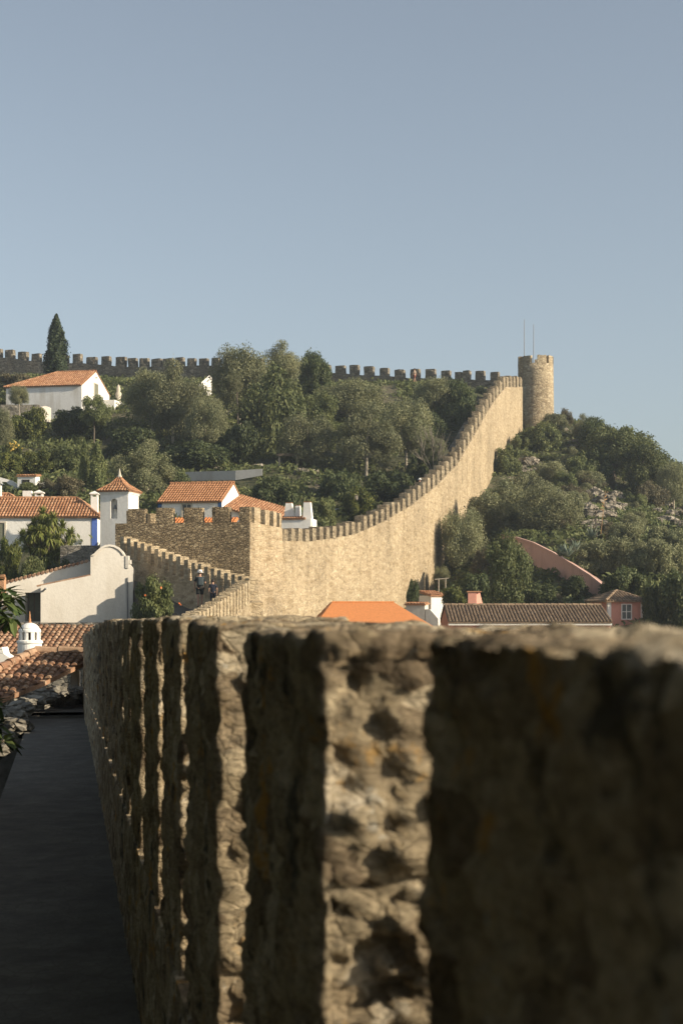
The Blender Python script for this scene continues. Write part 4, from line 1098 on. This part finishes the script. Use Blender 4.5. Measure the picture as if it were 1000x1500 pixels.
SHRUBS = [
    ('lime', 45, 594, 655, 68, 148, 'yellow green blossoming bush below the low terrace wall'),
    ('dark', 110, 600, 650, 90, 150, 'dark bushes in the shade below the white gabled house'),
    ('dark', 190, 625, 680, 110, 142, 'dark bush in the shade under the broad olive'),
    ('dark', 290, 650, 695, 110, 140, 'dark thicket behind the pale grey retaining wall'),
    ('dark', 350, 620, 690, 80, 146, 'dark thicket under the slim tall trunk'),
    ('bush', 92, 650, 700, 78, 134, 'fresh green bush right of the yellow flowering bush'),
    ('lime', 55, 660, 700, 55, 132, 'low yellow green bush above the tiny white hut'),
    ('lime', 12, 662, 700, 60, 131, 'yellow green bush at the edge of the picture above the garden wall'),
    ('dry', 100, 694, 735, 62, 114, 'twiggy grey brown bush behind the long house ridge'),
    ('bush', 40, 708, 730, 44, 115, 'small green bush in front of the tiny white hut'),
    ('dry', 70, 700, 730, 40, 116, 'dry brown bush right of the tiny white hut'),
    ('dark', 250, 690, 735, 60, 128, 'dark bush at the left end of the grey retaining wall'),
    ('dark', 400, 702, 765, 80, 126, 'dark shaded bush right of the grey retaining wall'),
    ('bush', 470, 730, 790, 62, 108, 'leafy bush behind the white chimneys'),
    ('lime', 525, 715, 770, 58, 120, 'bush with a yellow green top beside the stone stump'),
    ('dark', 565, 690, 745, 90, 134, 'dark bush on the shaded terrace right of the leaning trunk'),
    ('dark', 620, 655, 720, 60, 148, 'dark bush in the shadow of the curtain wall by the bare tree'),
    ('dark', 430, 752, 800, 80, 112, 'dark bush added to deepen the shade between the white chimneys and the olive terrace'),  # dark bushes from here to the bare tree added to stand for shade
    ('dark', 500, 690, 745, 80, 130, 'dark bush added to deepen the shade under the leaning pale trunk'),
    ('dark', 545, 755, 790, 70, 122, 'dark bush added to darken the ground inside the lowest dip of the curtain wall'),
    ('dark', 590, 700, 750, 70, 130, 'dark bush added to darken the slope inside the curtain wall below the bare tree'),
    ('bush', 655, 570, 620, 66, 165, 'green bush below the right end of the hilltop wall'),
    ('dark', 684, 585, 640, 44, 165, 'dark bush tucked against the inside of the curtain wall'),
    ('dry', 30, 545, 575, 90, 180, 'grey scrub against the hilltop wall left of the cypress'),
    ('bush', 20, 575, 605, 50, 172, 'green bush behind the left end of the white gabled house'),
    # right hillside
    ('bush', 742, 652, 702, 48, 163, 'green bush against the curtain wall below the round tower'),
    ('bush', 795, 618, 668, 66, 180, 'green bush at the foot of the round tower'),
    ('dry', 828, 597, 632, 26, 186, 'dry tuft against the right side of the round tower'),
    ('scrub', 812, 606, 640, 50, 183, 'scrub on the skyline just right of the round tower'),
    ('bush', 765, 632, 668, 40, 176, 'bush filling the corner of curtain wall and round tower'),
    ('bush', 850, 668, 712, 60, 164, 'rounded green bush below the rocky gap on the skyline'),
    ('scrub', 808, 675, 715, 56, 160, 'bush left of the rounded green bush on the right slope'),
    ('dark', 870, 655, 715, 70, 162, 'dark bush under the flat topped tree'),
    ('scrub', 770, 690, 735, 60, 152, 'olive scrub below the rock face near the curtain wall'),
    ('scrub', 700, 730, 790, 46, 138, 'scrub climbing the foot of the curtain wall'),
    ('scrub', 836, 722, 780, 44, 143, 'grey scrub left of the largest rock outcrop'),
    ('dry', 860, 690, 720, 70, 156, 'dry grass tuft on top of the largest rock outcrop'),
    ('dry', 950, 703, 752, 66, 151, 'pale scrub between the two rock outcrops'),
    ('scrub', 925, 752, 790, 44, 145, 'bush under the pale scrub on the rocky slope'),
    ('scrub', 1008, 740, 775, 40, 146, 'bush right of the lower rock outcrop'),
    ('scrub', 915, 765, 812, 66, 132, 'scrub below the scattered rocks on the right slope'),
    ('scrub', 975, 770, 822, 70, 130, 'scrub at the edge of the picture below the rocks'),
    ('scrub', 868, 792, 850, 72, 116, 'olive scrub right of the lower agaves'),
    ('scrub', 915, 788, 850, 76, 117, 'olive scrub above the pink cottage'),
    ('scrub', 972, 790, 856, 84, 115, 'olive scrub at the edge of the picture above the dark hedge'),
    ('dry', 885, 762, 792, 40, 128, 'dry scrub right of the tall orange stalk'),
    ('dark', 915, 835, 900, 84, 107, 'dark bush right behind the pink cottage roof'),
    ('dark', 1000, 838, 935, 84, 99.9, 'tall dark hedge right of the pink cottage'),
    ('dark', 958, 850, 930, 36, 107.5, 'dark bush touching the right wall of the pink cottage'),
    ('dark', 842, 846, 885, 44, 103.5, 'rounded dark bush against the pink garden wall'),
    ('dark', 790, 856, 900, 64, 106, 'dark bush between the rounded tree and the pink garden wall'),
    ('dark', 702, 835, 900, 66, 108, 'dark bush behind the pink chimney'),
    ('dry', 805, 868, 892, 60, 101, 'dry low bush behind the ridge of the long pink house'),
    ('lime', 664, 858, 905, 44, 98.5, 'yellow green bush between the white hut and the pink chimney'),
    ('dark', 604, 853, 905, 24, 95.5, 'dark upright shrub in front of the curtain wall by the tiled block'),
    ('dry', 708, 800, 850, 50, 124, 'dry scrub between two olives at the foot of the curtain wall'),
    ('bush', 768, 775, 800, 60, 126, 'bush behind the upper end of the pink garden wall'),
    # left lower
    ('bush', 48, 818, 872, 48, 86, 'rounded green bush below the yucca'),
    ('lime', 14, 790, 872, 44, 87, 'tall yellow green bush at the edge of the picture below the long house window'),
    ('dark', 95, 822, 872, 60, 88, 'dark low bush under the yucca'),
]
for t_ in SHRUBS: plant(*t_)

g9 = random.Random(17); made = 0
while made < 46:
    x, y_ = g9.uniform(690, 1010), g9.uniform(650, 860)
    if y_ < np.interp(x, [690, 760, 812, 900, 1000], [770, 680, 660, 690, 730]) or y_ > np.interp(x, [690, 760, 890, 1000], [800, 780, 850, 860]): continue
    if any(abs(x - a) < 32 and -14 < y_ - b < 40 for a, b in ((880, 740), (975, 750), (885, 774), (966, 794), (775, 684), (750, 704), (868, 775), (832, 800))): continue
    d_ = ray_ground(x, y_)
    if not d_: continue
    h_ = g9.uniform(14, 30); k_ = g9.choice(['scrub', 'scrub', 'scrub', 'dry', 'bush'])
    plant(k_, x, y_ - h_, y_ + 4, h_ * g9.uniform(1.4, 2.0), d_, 'low rounded scrub bush in the mass covering the right hillside', group='scrub covering the right hillside'); made += 1
# flowering bush beside the chapel: leaves with blooms
fb = plant('bush', 226, 846, 925, 72, 66, 'dark leafy bush with a few orange blooms between chapel and wall walk', 'flowering_bush', 'bush')
g2 = np.random.default_rng(5); q = []
for x, y_ in ((213, 872), (263, 884), (265, 886), (236, 861)): q.append(P(x, y_, 64.9))
V, Fq = leaves_np(np.array(q), g2.normal(size=(len(q), 3)) + np.array([1, -2, 1]), .09, 1.1, g2)
bl = bpy.data.objects.new('bloom', mesh_np('bloom', V, Fq, 'bloom')); C.objects.link(bl); put(bl, fb)
yb = plant('lime', 21, 648, 672, 30, 137, 'bush of yellow blooms low on the left hillside', 'flowering_bush', 'bush')
V, Fq = leaves_np(np.array([P(21 + g2.normal() * 5, 654 + g2.normal() * 4, 135.9 + g2.normal() * .2) for _ in range(36)]), g2.normal(size=(36, 3)) + np.array([1, -1, 1]), .18, 1.1, g2)
bl = bpy.data.objects.new('bloom', mesh_np('bloom', V, Fq, 'yellow')); C.objects.link(bl); put(bl, yb)

# cypresses
def cypress(x, yt, yb_, wpx, D, label, n=14000, mat='cypress', seed=3):
    g = np.random.default_rng(seed); b = P(x, yb_, D); h = (yb_ - yt) / F * D; r = wpx / 2 / F * D
    t = g.uniform(0, 1, n) ** .8; ang = g.uniform(0, 2 * np.pi, n)
    prof = np.interp(t, [0, .08, .3, .6, .85, 1], [.75, 1, .98, .72, .36, .03])
    lob = 1 + .22 * np.sin(ang * 3 + t * 9 + seed) + .16 * np.sin(ang * 7 - t * 23) + .12 * g.normal(size=n)
    rad = r * prof * lob * (g.uniform(0, 1, n) ** .3)
    pos = np.stack([np.cos(ang) * rad, np.sin(ang) * rad, t * h + rad * .25], 1)
    nr = np.stack([np.cos(ang), np.sin(ang), .25 + 0 * t], 1) + g.normal(size=(n, 3)) * .5
    V, Fq = leaves_np(pos, nr, r * .12, 2.2, g)
    gz = tz(b.x, b.y); root = thing('cypress', label, 'cypress', (b.x, b.y, min(gz, b.z)))
    o = bpy.data.objects.new('crown', mesh_np('crown', V, Fq, mat)); C.objects.link(o); o.location = b; put(o, root)
    m = MB(); m.tube([(b.x, b.y, min(gz, b.z - .5)), b + Vector((0, 0, h * .5)), b + Vector((0, 0, h * .9))], [.2, .12, .03], 7); mk('trunk', m, 'bark', root)
cypress(83, 461, 556, 30, 171, 'tall dark cypress rising against the sky behind the white gabled house')
cypress(124, 642, 728, 17, 120, 'slimmer of the two upright conifers left of the silvery olive', 6000, 'green', 8)
cypress(143, 648, 728, 24, 119, 'fuller of the two upright conifers left of the silvery olive', 8000, 'green', 9)

# slim tall trunk with a tuft of leaves; bare tree
st = thing('tree', 'slim tall trunk with a small tuft of leaves in front of the big trees', 'tree', P(348, 640, 147))
m = MB(); m.tube([P(349, 645, 147), P(348, 600, 147), P(346, 552, 147)], [.10, .08, .045], 7); mk('trunk', m, 'bark', st)
o = bpy.data.objects.new('crown', KIND['olive'][1][0]); C.objects.link(o); o.location = P(343, 578, 147); o.scale = (1.15, 1.15, 1.5); put(o, st)
def bare_tree(base, tips, label, r=.055):
    root = thing('bare_tree', label, 'tree', base); m = MB(); g = random.Random(3)
    for tip in tips:
        mid_ = base.lerp(tip, .45) + Vector((g.uniform(-.3, .3), g.uniform(-.3, .3), .3))
        m.tube([base, mid_, tip], [r, r * .5, r * .12], 5)
        for k in range(11):
            a = mid_.lerp(tip, g.uniform(0, .9)); d = (tip - base).normalized() * g.uniform(.5, 1.1) + Vector((g.uniform(-.8, .8), g.uniform(-.6, .6), g.uniform(-.1, .7)))
            m.tube([a, a + d * .6, a + d * 1.1 + Vector((0, 0, .15))], [.028, .02, .008], 4)
    mk('trunk', m, 'twig', root)
    o = bpy.data.objects.new('crown', KIND['olive'][0][0]); C.objects.link(o); o.location = base + Vector((0, .8, .8)); o.scale = (1.5, 1.2, 1.7); put(o, root)
bare_tree(P(634, 692, 138), [P(616, 652, 138), P(626, 640, 138.5), P(636, 644, 137), P(646, 652, 138), P(616, 672, 137), P(643, 670, 138)], 'bare branched grey tree at the edge of the curtain wall shadow')
for pts_, lab in (([P(503, 705, 139), P(498, 697, 139), P(494, 685, 139)], None), ([P(556, 700, 138.5), P(549, 690, 138.5), P(546, 676, 138.5)], None)):
    pass

# yucca: a thicket of sword leaved heads
yu = thing('yucca', 'big yucca with many heads of sword shaped leaves in front of the long white house', 'yucca', P(68, 850, 90))
g = np.random.default_rng(21); Vs = []; m = MB(); heads = []
for x, y_ in ((45, 770), (60, 758), (63, 745), (78, 752), (92, 765), (50, 785), (70, 775), (85, 782), (100, 785), (58, 800), (75, 800), (92, 798), (40, 790), (66, 816), (82, 815), (50, 812), (34, 778), (104, 775), (72, 760), (55, 772)):
    heads.append(P(x, y_ + 8, 90 + g.uniform(-.9, .9)))
for _ in range(22):
    q_ = g.uniform(0, 6.28); r_ = g.uniform(0, 1) ** .5; heads.append(P(69 + 31 * r_ * math.cos(q_), 792 + 30 * r_ * math.sin(q_), 90 + g.uniform(-1.2, .9)))
for hd in heads:
    m.tube([P(68, 862, 90), P(68, 830, 90).lerp(hd, .5) + Vector((0, 0, -.3)), hd], [.12, .08, .06], 6)
    for k in range(130):
        th = g.uniform(0, 2 * math.pi); el = g.uniform(-.7, 1.4); d = Vector((math.cos(th) * math.cos(el), math.sin(th) * math.cos(el), math.sin(el)))
        L = g.uniform(.38, .62); wd = d.cross(Vector((0, 0, 1))).normalized() * .04
        p0 = hd; p1 = hd + d * L * .5; p2 = hd + d * L + Vector((0, 0, -.13 * (1.4 - el)))
        Vs += [p0 - wd, p0 + wd, p1 + wd, p1 - wd], [p1 - wd, p1 + wd, p2 + wd * .1, p2 - wd * .1]
V = np.array([[tuple(c) for c in q] for q in Vs]).reshape(-1, 3); 
# join the two halves of a blade into one island
Vb = V.reshape(-1, 8, 3)[:, [0, 1, 2, 3, 6, 7]]; nb = len(Vb); base_i = np.arange(nb)[:, None] * 6
Fb = np.concatenate([base_i + np.array([0, 1, 2, 3]), base_i + np.array([3, 2, 4, 5])]).reshape(-1, 4)
o = bpy.data.objects.new('crown', mesh_np('crown', Vb.reshape(-1, 3), Fb, 'yucca')); C.objects.link(o); put(o, yu)
mk('trunk', m, 'bark', yu)

# agaves and their stalks
def agave(x, y_, D, r, label, seed):
    g = random.Random(seed); m = MB(); b = P(x, y_, D)
    for k in range(26):
        th = g.uniform(0, 6.28); el = g.uniform(.15, 1.35); d = Vector((math.cos(th) * math.cos(el), math.sin(th) * math.cos(el), math.sin(el)))
        L = r * g.uniform(.8, 1.15); wd = d.cross(Vector((0, 0, 1))).normalized() * r * .085; up = wd.cross(d).normalized() * r * .03
        a = b + d * L * .3; c = b + d * L * .65; e = b + d * L + Vector((0, 0, -.04 * r))
        m.add([b - wd * .7, b + up * -.5, b + wd * .7, a - wd * 1.15, a - up, a + wd * 1.15, c - wd * .8, c - up, c + wd * .8, e],
              [(0, 1, 4, 3), (1, 2, 5, 4), (3, 4, 7, 6), (4, 5, 8, 7), (6, 7, 9), (7, 8, 9)])
    tag(mk('agave', m, 'agave'), label, 'agave')
agave(820, 815, 114, .95, 'lower agave nearest the coping of the pink garden wall', 1)
agave(830, 816, 113.5, 1.0, 'middle agave of the lower clump, touching the pink coping', 2)
agave(842, 808, 114.5, .95, 'lower agave on the right of its clump', 3)
agave(866, 789, 121, 1.15, 'upper agave at the foot of the dark stalk', 4)
for x0, y0, x1, y1, D, mat, r, lab in ((873, 786, 872, 747, 121, 'bark', .06, 'dark upright agave stalk above the upper agave'), (879, 784, 886, 718, 123, 'stalk', .03, 'tall leaning orange brown agave stalk on the rocky slope')):
    m = MB(); a, b = P(x0, y0, D), P(x1, y1, D); m.tube([a, a.lerp(b, .5), b], [r, r * .8, r * .4], 6)
    g = random.Random(x0)
    for k in range(6):
        p = a.lerp(b, .55 + .45 * k / 6); m.tube([p, p + Vector((g.uniform(-.25, .25), g.uniform(-.2, .2), .12))], [.03, .05], 5)
    tag(mk('agave_stalk', m, mat), lab, 'agave stalk')

# rock outcrops
def outcrop(lumps, label, seed, mat='rock'):
    root = None
    for i, (x, y_, D, rx, rz) in enumerate(lumps):
        D = (ray_ground(x, y_ + rz * .5) or D); c = P(x, y_, D)
        m = MB(); rock_mesh(m, c, (rx * 1.1 / F * D, rx * .9 / F * D, rz * 1.0 / F * D), seed + i, 4, .4, 1)
        if len(lumps) == 1: tag(mk('rock', m, mat), label, 'rock'); return
        if root is None: root = thing('rock_outcrop', label, 'rock', c)
        mk('rock', m, mat, root)
outcrop([(870, 728, 152, 14, 12), (885, 738, 151, 16, 14), (862, 748, 149, 12, 12), (900, 728, 153, 12, 8), (880, 758, 147, 22, 10), (895, 748, 147, 16, 9), (872, 768, 147, 16, 7), (908, 742, 147, 10, 6)], 'largest pale limestone outcrop in the middle of the right slope', 1)
outcrop([(972, 742, 152, 14, 10), (985, 756, 150, 14, 9), (962, 735, 154, 10, 6), (992, 770, 148, 12, 8), (975, 765, 148, 18, 8), (958, 752, 148, 12, 7), (1000, 752, 148, 12, 10)], 'pale limestone outcrop near the edge of the picture on the right slope', 11)
outcrop([(880, 775, 138, 22, 8), (900, 780, 138, 14, 7), (862, 770, 140, 14, 8)], 'low broken rocks below the largest outcrop', 21)
outcrop([(965, 790, 132, 14, 7), (978, 796, 131, 10, 6), (955, 800, 130, 12, 5)], 'low rocks among scrub above the olive scrub at the picture edge', 31)
outcrop([(775, 680, 165, 16, 10), (762, 690, 163, 14, 8), (790, 690, 163, 10, 8)], 'rock face beside the curtain wall below the round tower', 41)
outcrop([(755, 704, 157, 22, 5), (735, 706, 157, 10, 5)], 'flat pale rock ledge against the curtain wall', 51)
outcrop([(826, 620, 187, 8, 8), (820, 630, 186, 9, 8)], 'rock just below the right side of the round tower', 61)
outcrop([(842, 648, 176, 12, 5), (835, 656, 175, 10, 5), (848, 640, 178, 8, 5)], 'flat pale rocks in the gap between round tower and skyline trees', 71)
outcrop([(996, 716, 165, 8, 9), (1010, 725, 163, 14, 10)], 'pale rock on the skyline at the edge of the picture', 81)
outcrop([(445, 692, 139, 9, 6), (460, 694, 139, 9, 6), (436, 691, 140, 6, 5)], 'pale boulders on the shaded terrace under the spreading olive', 91)
outcrop([(467, 713, 131, 7, 4)], 'round tan boulder on the shaded grass', 95)
outcrop([(307, 688, 131, 6, 3), (318, 687, 131.5, 7, 4), (330, 688, 131, 8, 3), (340, 689, 130.6, 5, 3), (298, 689, 131, 5, 3)], 'rubble stones on top of the pale grey retaining wall', 97)
outcrop([(378, 684, 133, 7, 4.5)], 'white boulder at the right end of the grey retaining wall', 101)
outcrop([(492, 748, 118, 5, 3)], 'small white stone in the dark garden behind the curtain wall', 103, 'white')
m = MB(); stone_block(m, P(519.5, 733, 121), (1, 0, 0), (0, 1, 0), (0, 0, 1), (.24, .3, .45), .1, lump(.03), .03)
tag(mk('stone_stump', m, 'rock'), 'squared tan stone stump on the shaded garden terrace', 'stone')
pf = thing('pergola', 'dark wooden pergola with pale posts in the shade beside the pale boulders', 'pergola', P(420, 692, 141))
for x in (408, 434):
    m = MB(); m.tube([P(x, 700, 141), P(x + 1, 667, 141)], [.12, .09], 6); mk('post', m, 'palebark', pf)
m = MB(); m.box(P(405, 668, 140.8), (2.0, 0, 0), (0, .2, 0), (0, 0, .25)); mk('beam', m, 'wood', pf)

# ground cover: low tufts over the hillside, nothing one could count
g = np.random.default_rng(11); n = 42000
X = g.uniform(-48, 48, n); Y = g.uniform(100, 195, n)
Z = terrain(X, Y); msk = (np.abs(X / Y) < .24)
X, Y, Z = X[msk], Y[msk], Z[msk]
cl = np.array([noise.noise(Vector((x * .3, y * .3, 5))) for x, y in zip(X, Y)])
keep = cl > -.12; X, Y, Z = X[keep], Y[keep], Z[keep]; k = len(X)
reps = 5
pos = np.stack([np.repeat(X, reps), np.repeat(Y, reps), np.repeat(Z, reps)], 1) + g.normal(size=(k * reps, 3)) * np.array([.35, .35, .16]) + np.array([0, 0, .25])
V, Fq = leaves_np(pos, g.normal(size=(k * reps, 3)) + np.array([0, -.3, .5]), .2, 2.4, g)
gc = bpy.data.objects.new('ground_cover', mesh_np('ground_cover', V, Fq, 'green')); C.objects.link(gc)
tag(gc, 'low weeds and grass tufts covering the hillside between the trees', 'ground cover', None, 'stuff')

# broad leaved tree beside the walkway, mostly beyond the left edge
lq = thing('tree', 'broad leaved tree with long glossy leaves hanging over the walkway edge', 'tree', (-5.4, 13.5, -6))
g = random.Random(4); m = MB(); L_ = []; 
m.tube([(-5.4, 13.5, -6), (-5.2, 13.4, -4), (-5.0, 13.6, -2.2)], [.2, .17, .14], 8)
tw_ = []
for x, y_, D in ((8, 868, 14), (14, 885, 14.2), (4, 880, 13.6), (22, 875, 14.4), (0, 900, 14), (18, 905, 13.8), (8, 915, 14.3), (-10, 890, 13.5), (-30, 870, 13), (-25, 910, 14), (-15, 850, 14), (-40, 895, 13.2),
                (-8, 1030, 13), (-4, 1062, 12.6), (-16, 1070, 12.5), (6, 1085, 12.4), (-35, 1040, 12.6), (-18, 960, 13.6), (-30, 940, 13.4)):
    tw_.append(P(x, y_, D))
for k in range(520):  # extra sprays out of view, added to shade the parapet's inner face
    D = g.uniform(-5, 16.5); xm = min(-.2174 * D - .5, -1.6); tw_.append(Vector((xm - abs(g.gauss(0, 1.3)), D, g.uniform(-1.9, 4.5))))
for p in tw_[:60]:
    f = Vector((-5.0, 13.6, -2.2)); m.tube([f, f.lerp(p, .5) + Vector((-.2, 0, -.15)), p], [.06, .035, .012], 5)
for p in tw_:
    for k in range(13):
        th = g.uniform(0, 6.28); el = g.uniform(-.9, .6); d = Vector((math.cos(th) * math.cos(el), math.sin(th) * math.cos(el), math.sin(el)))
        L = g.uniform(.13, .23); wd = d.cross(Vector((0, 0, 1))).normalized() * L * .17; up = wd.cross(d).normalized() * L * .05; dr = Vector((0, 0, -L * .15))
        a, b, c, e = p + d * .015, p + d * L * .35, p + d * L * .7 + dr * .4, p + d * L + dr
        L_.append([a, b - wd + up, b, b + wd + up, c - wd * .8 + up + dr * .2, c, c + wd * .8 + up + dr * .2, e])
mk('trunk', m, 'bark', lq, True)
lm = MB()
for q in L_: lm.add(q, [(0, 2, 1), (0, 3, 2), (1, 2, 5, 4), (2, 3, 6, 5), (4, 5, 7), (5, 6, 7)])
mk('crown', lm, 'loquat', lq)
for (x, y_, z0, z1, hw_, lab) in ((-4.6, 6.5, -3.2, 6.0, 2.7, 'unseen dark tree added to shade the near walkway, beside the broad leaved tree'),  # unseen trees added left of and over the walkway to block sky light
                                 (-4.6, 1.2, -3.2, 6.5, 3.1, 'unseen dark tree added nearest the viewer to block sky light from the parapet'),
                                 (-3.6, -4.5, -3.2, 6.5, 3.2, 'unseen dark tree added at the start of the walkway to shade it'),
                                 (-1.9, .2, 2.5, 7.0, 3.3, 'unseen dark crown added overhead to shade the near end of the walkway'),
                                 (-6.4, 12.2, -3.0, 4.2, 2.6, 'unseen dark tree added behind the broad leaved tree to shade the parapet')):
    cm, tm, asp = KIND['deep'][0]
    root = thing('tree', lab, 'tree', (x, y_, -6.2))
    o = bpy.data.objects.new('crown', cm); C.objects.link(o); o.location = (x, y_, z0); o.scale = (hw_, hw_, (z1 - z0) / asp); o.rotation_euler = (0, 0, y_); put(o, root)
    o = bpy.data.objects.new('trunk', tm); C.objects.link(o); o.location = (x, y_, z0); o.scale = (hw_, hw_, (z1 - z0) / asp); put(o, root)

# ------------------------------------------------------------------ people
def skin_mesh(name, joints, edges, mat, parent, sub=1):
    me = bpy.data.meshes.new(name); me.from_pydata([tuple(j[0]) for j in joints], edges, [])
    o = bpy.data.objects.new(name, me); C.objects.link(o); me.materials.append(M[mat])
    md = o.modifiers.new('skin', 'SKIN'); md.use_smooth_shade = True
    if not me.skin_vertices: me.attributes  # layer is created by the modifier
    for v, j in zip(me.skin_vertices[0].data, joints): v.radius = (j[1], j[1] if len(j) < 3 else j[2])
    me.skin_vertices[0].data[0].use_root = True
    if sub: s_ = o.modifiers.new('smooth', 'SUBSURF'); s_.levels = sub; s_.render_levels = sub
    put(o, parent); return o

def person(base, yaw, h, label, pose, top, legs, hat=None, pack=None, stride=.12, arms=((.0, .0), (.0, .0)), long_legs=False, hair='hair', shirt_long=False):
    root = thing('person', label, 'person', base); k = h / 1.75; ca, sa = math.cos(yaw), math.sin(yaw)
    def W(x, y_, z): return base + Vector((x * ca - y_ * sa, x * sa + y_ * ca, z)) * k   # +y is the way the person faces
    J = []; E = []
    def j(p, r, r2=None): J.append((W(*p), r * k, (r2 or r) * k)); return len(J) - 1
    pel = j((0, 0, .95), .14, .10); wa = j((0, .01, 1.12), .125, .09); chs = j((0, .02, 1.32), .15, .10); nk0 = j((0, .01, 1.46), .07); nk = j((0, .02, 1.52), .055); hd = j((0, .04, 1.62), .085, .095); tp = j((0, .035, 1.71), .07)
    nose = j((0, .135, 1.615), .014); E += [(pel, wa), (wa, chs), (chs, nk0), (nk0, nk), (nk, hd), (hd, tp), (hd, nose)]
    for s in (-1, 1):
        ear = j((s * .085, .03, 1.62), .018); E.append((hd, ear))
        hip = j((s * .09, 0, .90), .10); kn = j((s * .1, .03 + s * stride * .5, .5), .06); an = j((s * .1, s * stride - .03, .09), .04); to = j((s * .11, s * stride + .13, .035), .032)
        E += [(pel, hip), (hip, kn), (kn, an), (an, to)]
        sh = j((s * .19, 0, 1.40), .055); fw, up = arms[0 if s < 0 else 1]
        el = j((s * .26, -.04 + fw * .15, 1.12 + up * .12), .042); wr = j((s * .25, .05 + fw * .35, .88 + up * .45), .028); pa = j((s * .25, .07 + fw * .4, .80 + up * .5), .03, .016)
        E += [(chs, sh), (sh, el), (el, wr), (wr, pa)]
        for q in range(4):
            a = j((s * .25 + .0, .045 + q * .018 + fw * .43, .735 + up * .53 - (.01 if q in (1, 2) else 0)), .008); b = j((s * .235, .05 + q * .018 + fw * .46, .70 + up * .55 - (.012 if q in (1, 2) else 0)), .007); E += [(pa, a), (a, b)]
        a = j((s * .225, .11 + fw * .42, .79 + up * .5), .009); E.append((pa, a))
    skin_mesh('body', J, E, 'skin', root, 1)
    # clothes follow the same joints, a little larger
    T = []; TE = []
    def t(p, r, r2=None): T.append((W(*p), r * k, (r2 or r) * k)); return len(T) - 1
    a = t((0, 0, .98 if not shirt_long else .80), .17, .13); b = t((0, .01, 1.13), .15, .11); c = t((0, .02, 1.33), .172, .12); d = t((0, .01, 1.44), .1); TE += [(a, b), (b, c), (c, d)]
    for s in (-1, 1):
        sh = t((s * .19, 0, 1.40), .072); fw, up = arms[0 if s < 0 else 1]; el = t((s * .245, -.03 + fw * .1, 1.18 + up * .1), .06); TE += [(c, sh), (sh, el)]
    skin_mesh('shirt', T, TE, top, root, 1)
    T = []; TE = []
    a = t((0, 0, .98), .158, .12)
    for s in (-1, 1):
        hp = t((s * .09, 0, .88), .115); kn = t((s * .1, .03 + s * stride * .45, .56), .085); TE += [(a, hp), (hp, kn)]
        if long_legs: an = t((s * .1, s * stride - .03, .13), .06); TE.append((kn, an))
    skin_mesh('trousers', T, TE, legs, root, 1)
    for s in (-1, 1):
        m = MB(); c0 = W(s * .105, s * stride + .05, .03); m.tube([W(s * .105, s * stride - .07, .03), c0, W(s * .11, s * stride + .16, .025)], [.04 * k, .045 * k, .03 * k], 8); mk('shoe', m, 'black', root, True)
    m = MB(); m.lathe(W(0, .015, 1.60), [(.088 * k, .0), (.104 * k, .06 * k), (.09 * k, .12 * k), (.04 * k, .15 * k), (.004, .155 * k)], 14); mk('hair', m, hair, root, True)
    if hat:
        m = MB(); m.lathe(W(0, .03, 1.665), [(.17 * k, -.02 * k), (.175 * k, 0), (.108 * k, .012 * k), (.105 * k, .07 * k), (.085 * k, .115 * k), (.02 * k, .125 * k)], 18); mk('hat', m, hat, root, True)
    if pack:
        m = MB(); stone_block(m, W(-.15, -.33, 1.02), Vector((ca, sa, 0)), Vector((-sa, ca, 0)), Vector((0, 0, 1)), (.3 * k, .2 * k, .42 * k), .05, lambda p: 0, .07 * k); mk('backpack', m, pack, root, True)
    return root
p1 = P(293, 889.5, 73.2); person(p1, R(12), 1.72, 'walker in dark clothes and white hat with a backpack, climbing the wall walk', 0, 'black', 'black', 'hat', 'pack', .14, ((-.1, 0), (.25, .1)), shirt_long=True)
p2 = P(312, 889, 71.5); person(p2, R(12), 1.25, 'shorter walker in a navy top just ahead of the merlons on the wall walk', 0, 'navy', 'navy', None, None, .1, ((.1, 0), (-.1, 0)), long_legs=True, shirt_long=True)
p3 = P(607, 561.5, hD(607) - 1.4); person(p3, R(60), 1.72, 'distant walker in rust red shorts on the hilltop wall', 0, 'tan', 'red', None, None, .2, ((.3, .3), (-.3, .2)))
p4 = bw_at(615) + Vector((-2.2, 1.4, 0)); p4 = P(614.5, 0, p4.y); p4.z = P(0, 701, p4.y).z - 1.72; person(p4, R(20), 1.72, 'visitor in a white hat whose head shows above the curtain wall merlons', 0, 'black', 'navy', 'hat', None, .1)

hz = MB(); hz.box((-7000, -3500, -10), (14000, 0, 0), (0, 11000, 0), (0, 0, 60))  # haze volume added to soften and lift the dark tones
hm_ = bpy.data.materials.new('haze'); hm_.use_nodes = True; hn = hm_.node_tree; hn.nodes.remove(hn.nodes['Principled BSDF'])
pv = hn.nodes.new('ShaderNodeVolumePrincipled'); pv.inputs['Color'].default_value = (.80, .90, 1, 1); pv.inputs['Density'].default_value = .00034; pv.inputs['Anisotropy'].default_value = .2
hn.links.new(pv.outputs[0], hn.nodes['Material Output'].inputs['Volume'])
tag(mk('haze', hz, hm_), 'thin haze added to lift the dark tones between the viewer and the hill', 'haze', None, 'stuff')
bpy.context.view_layer.update()
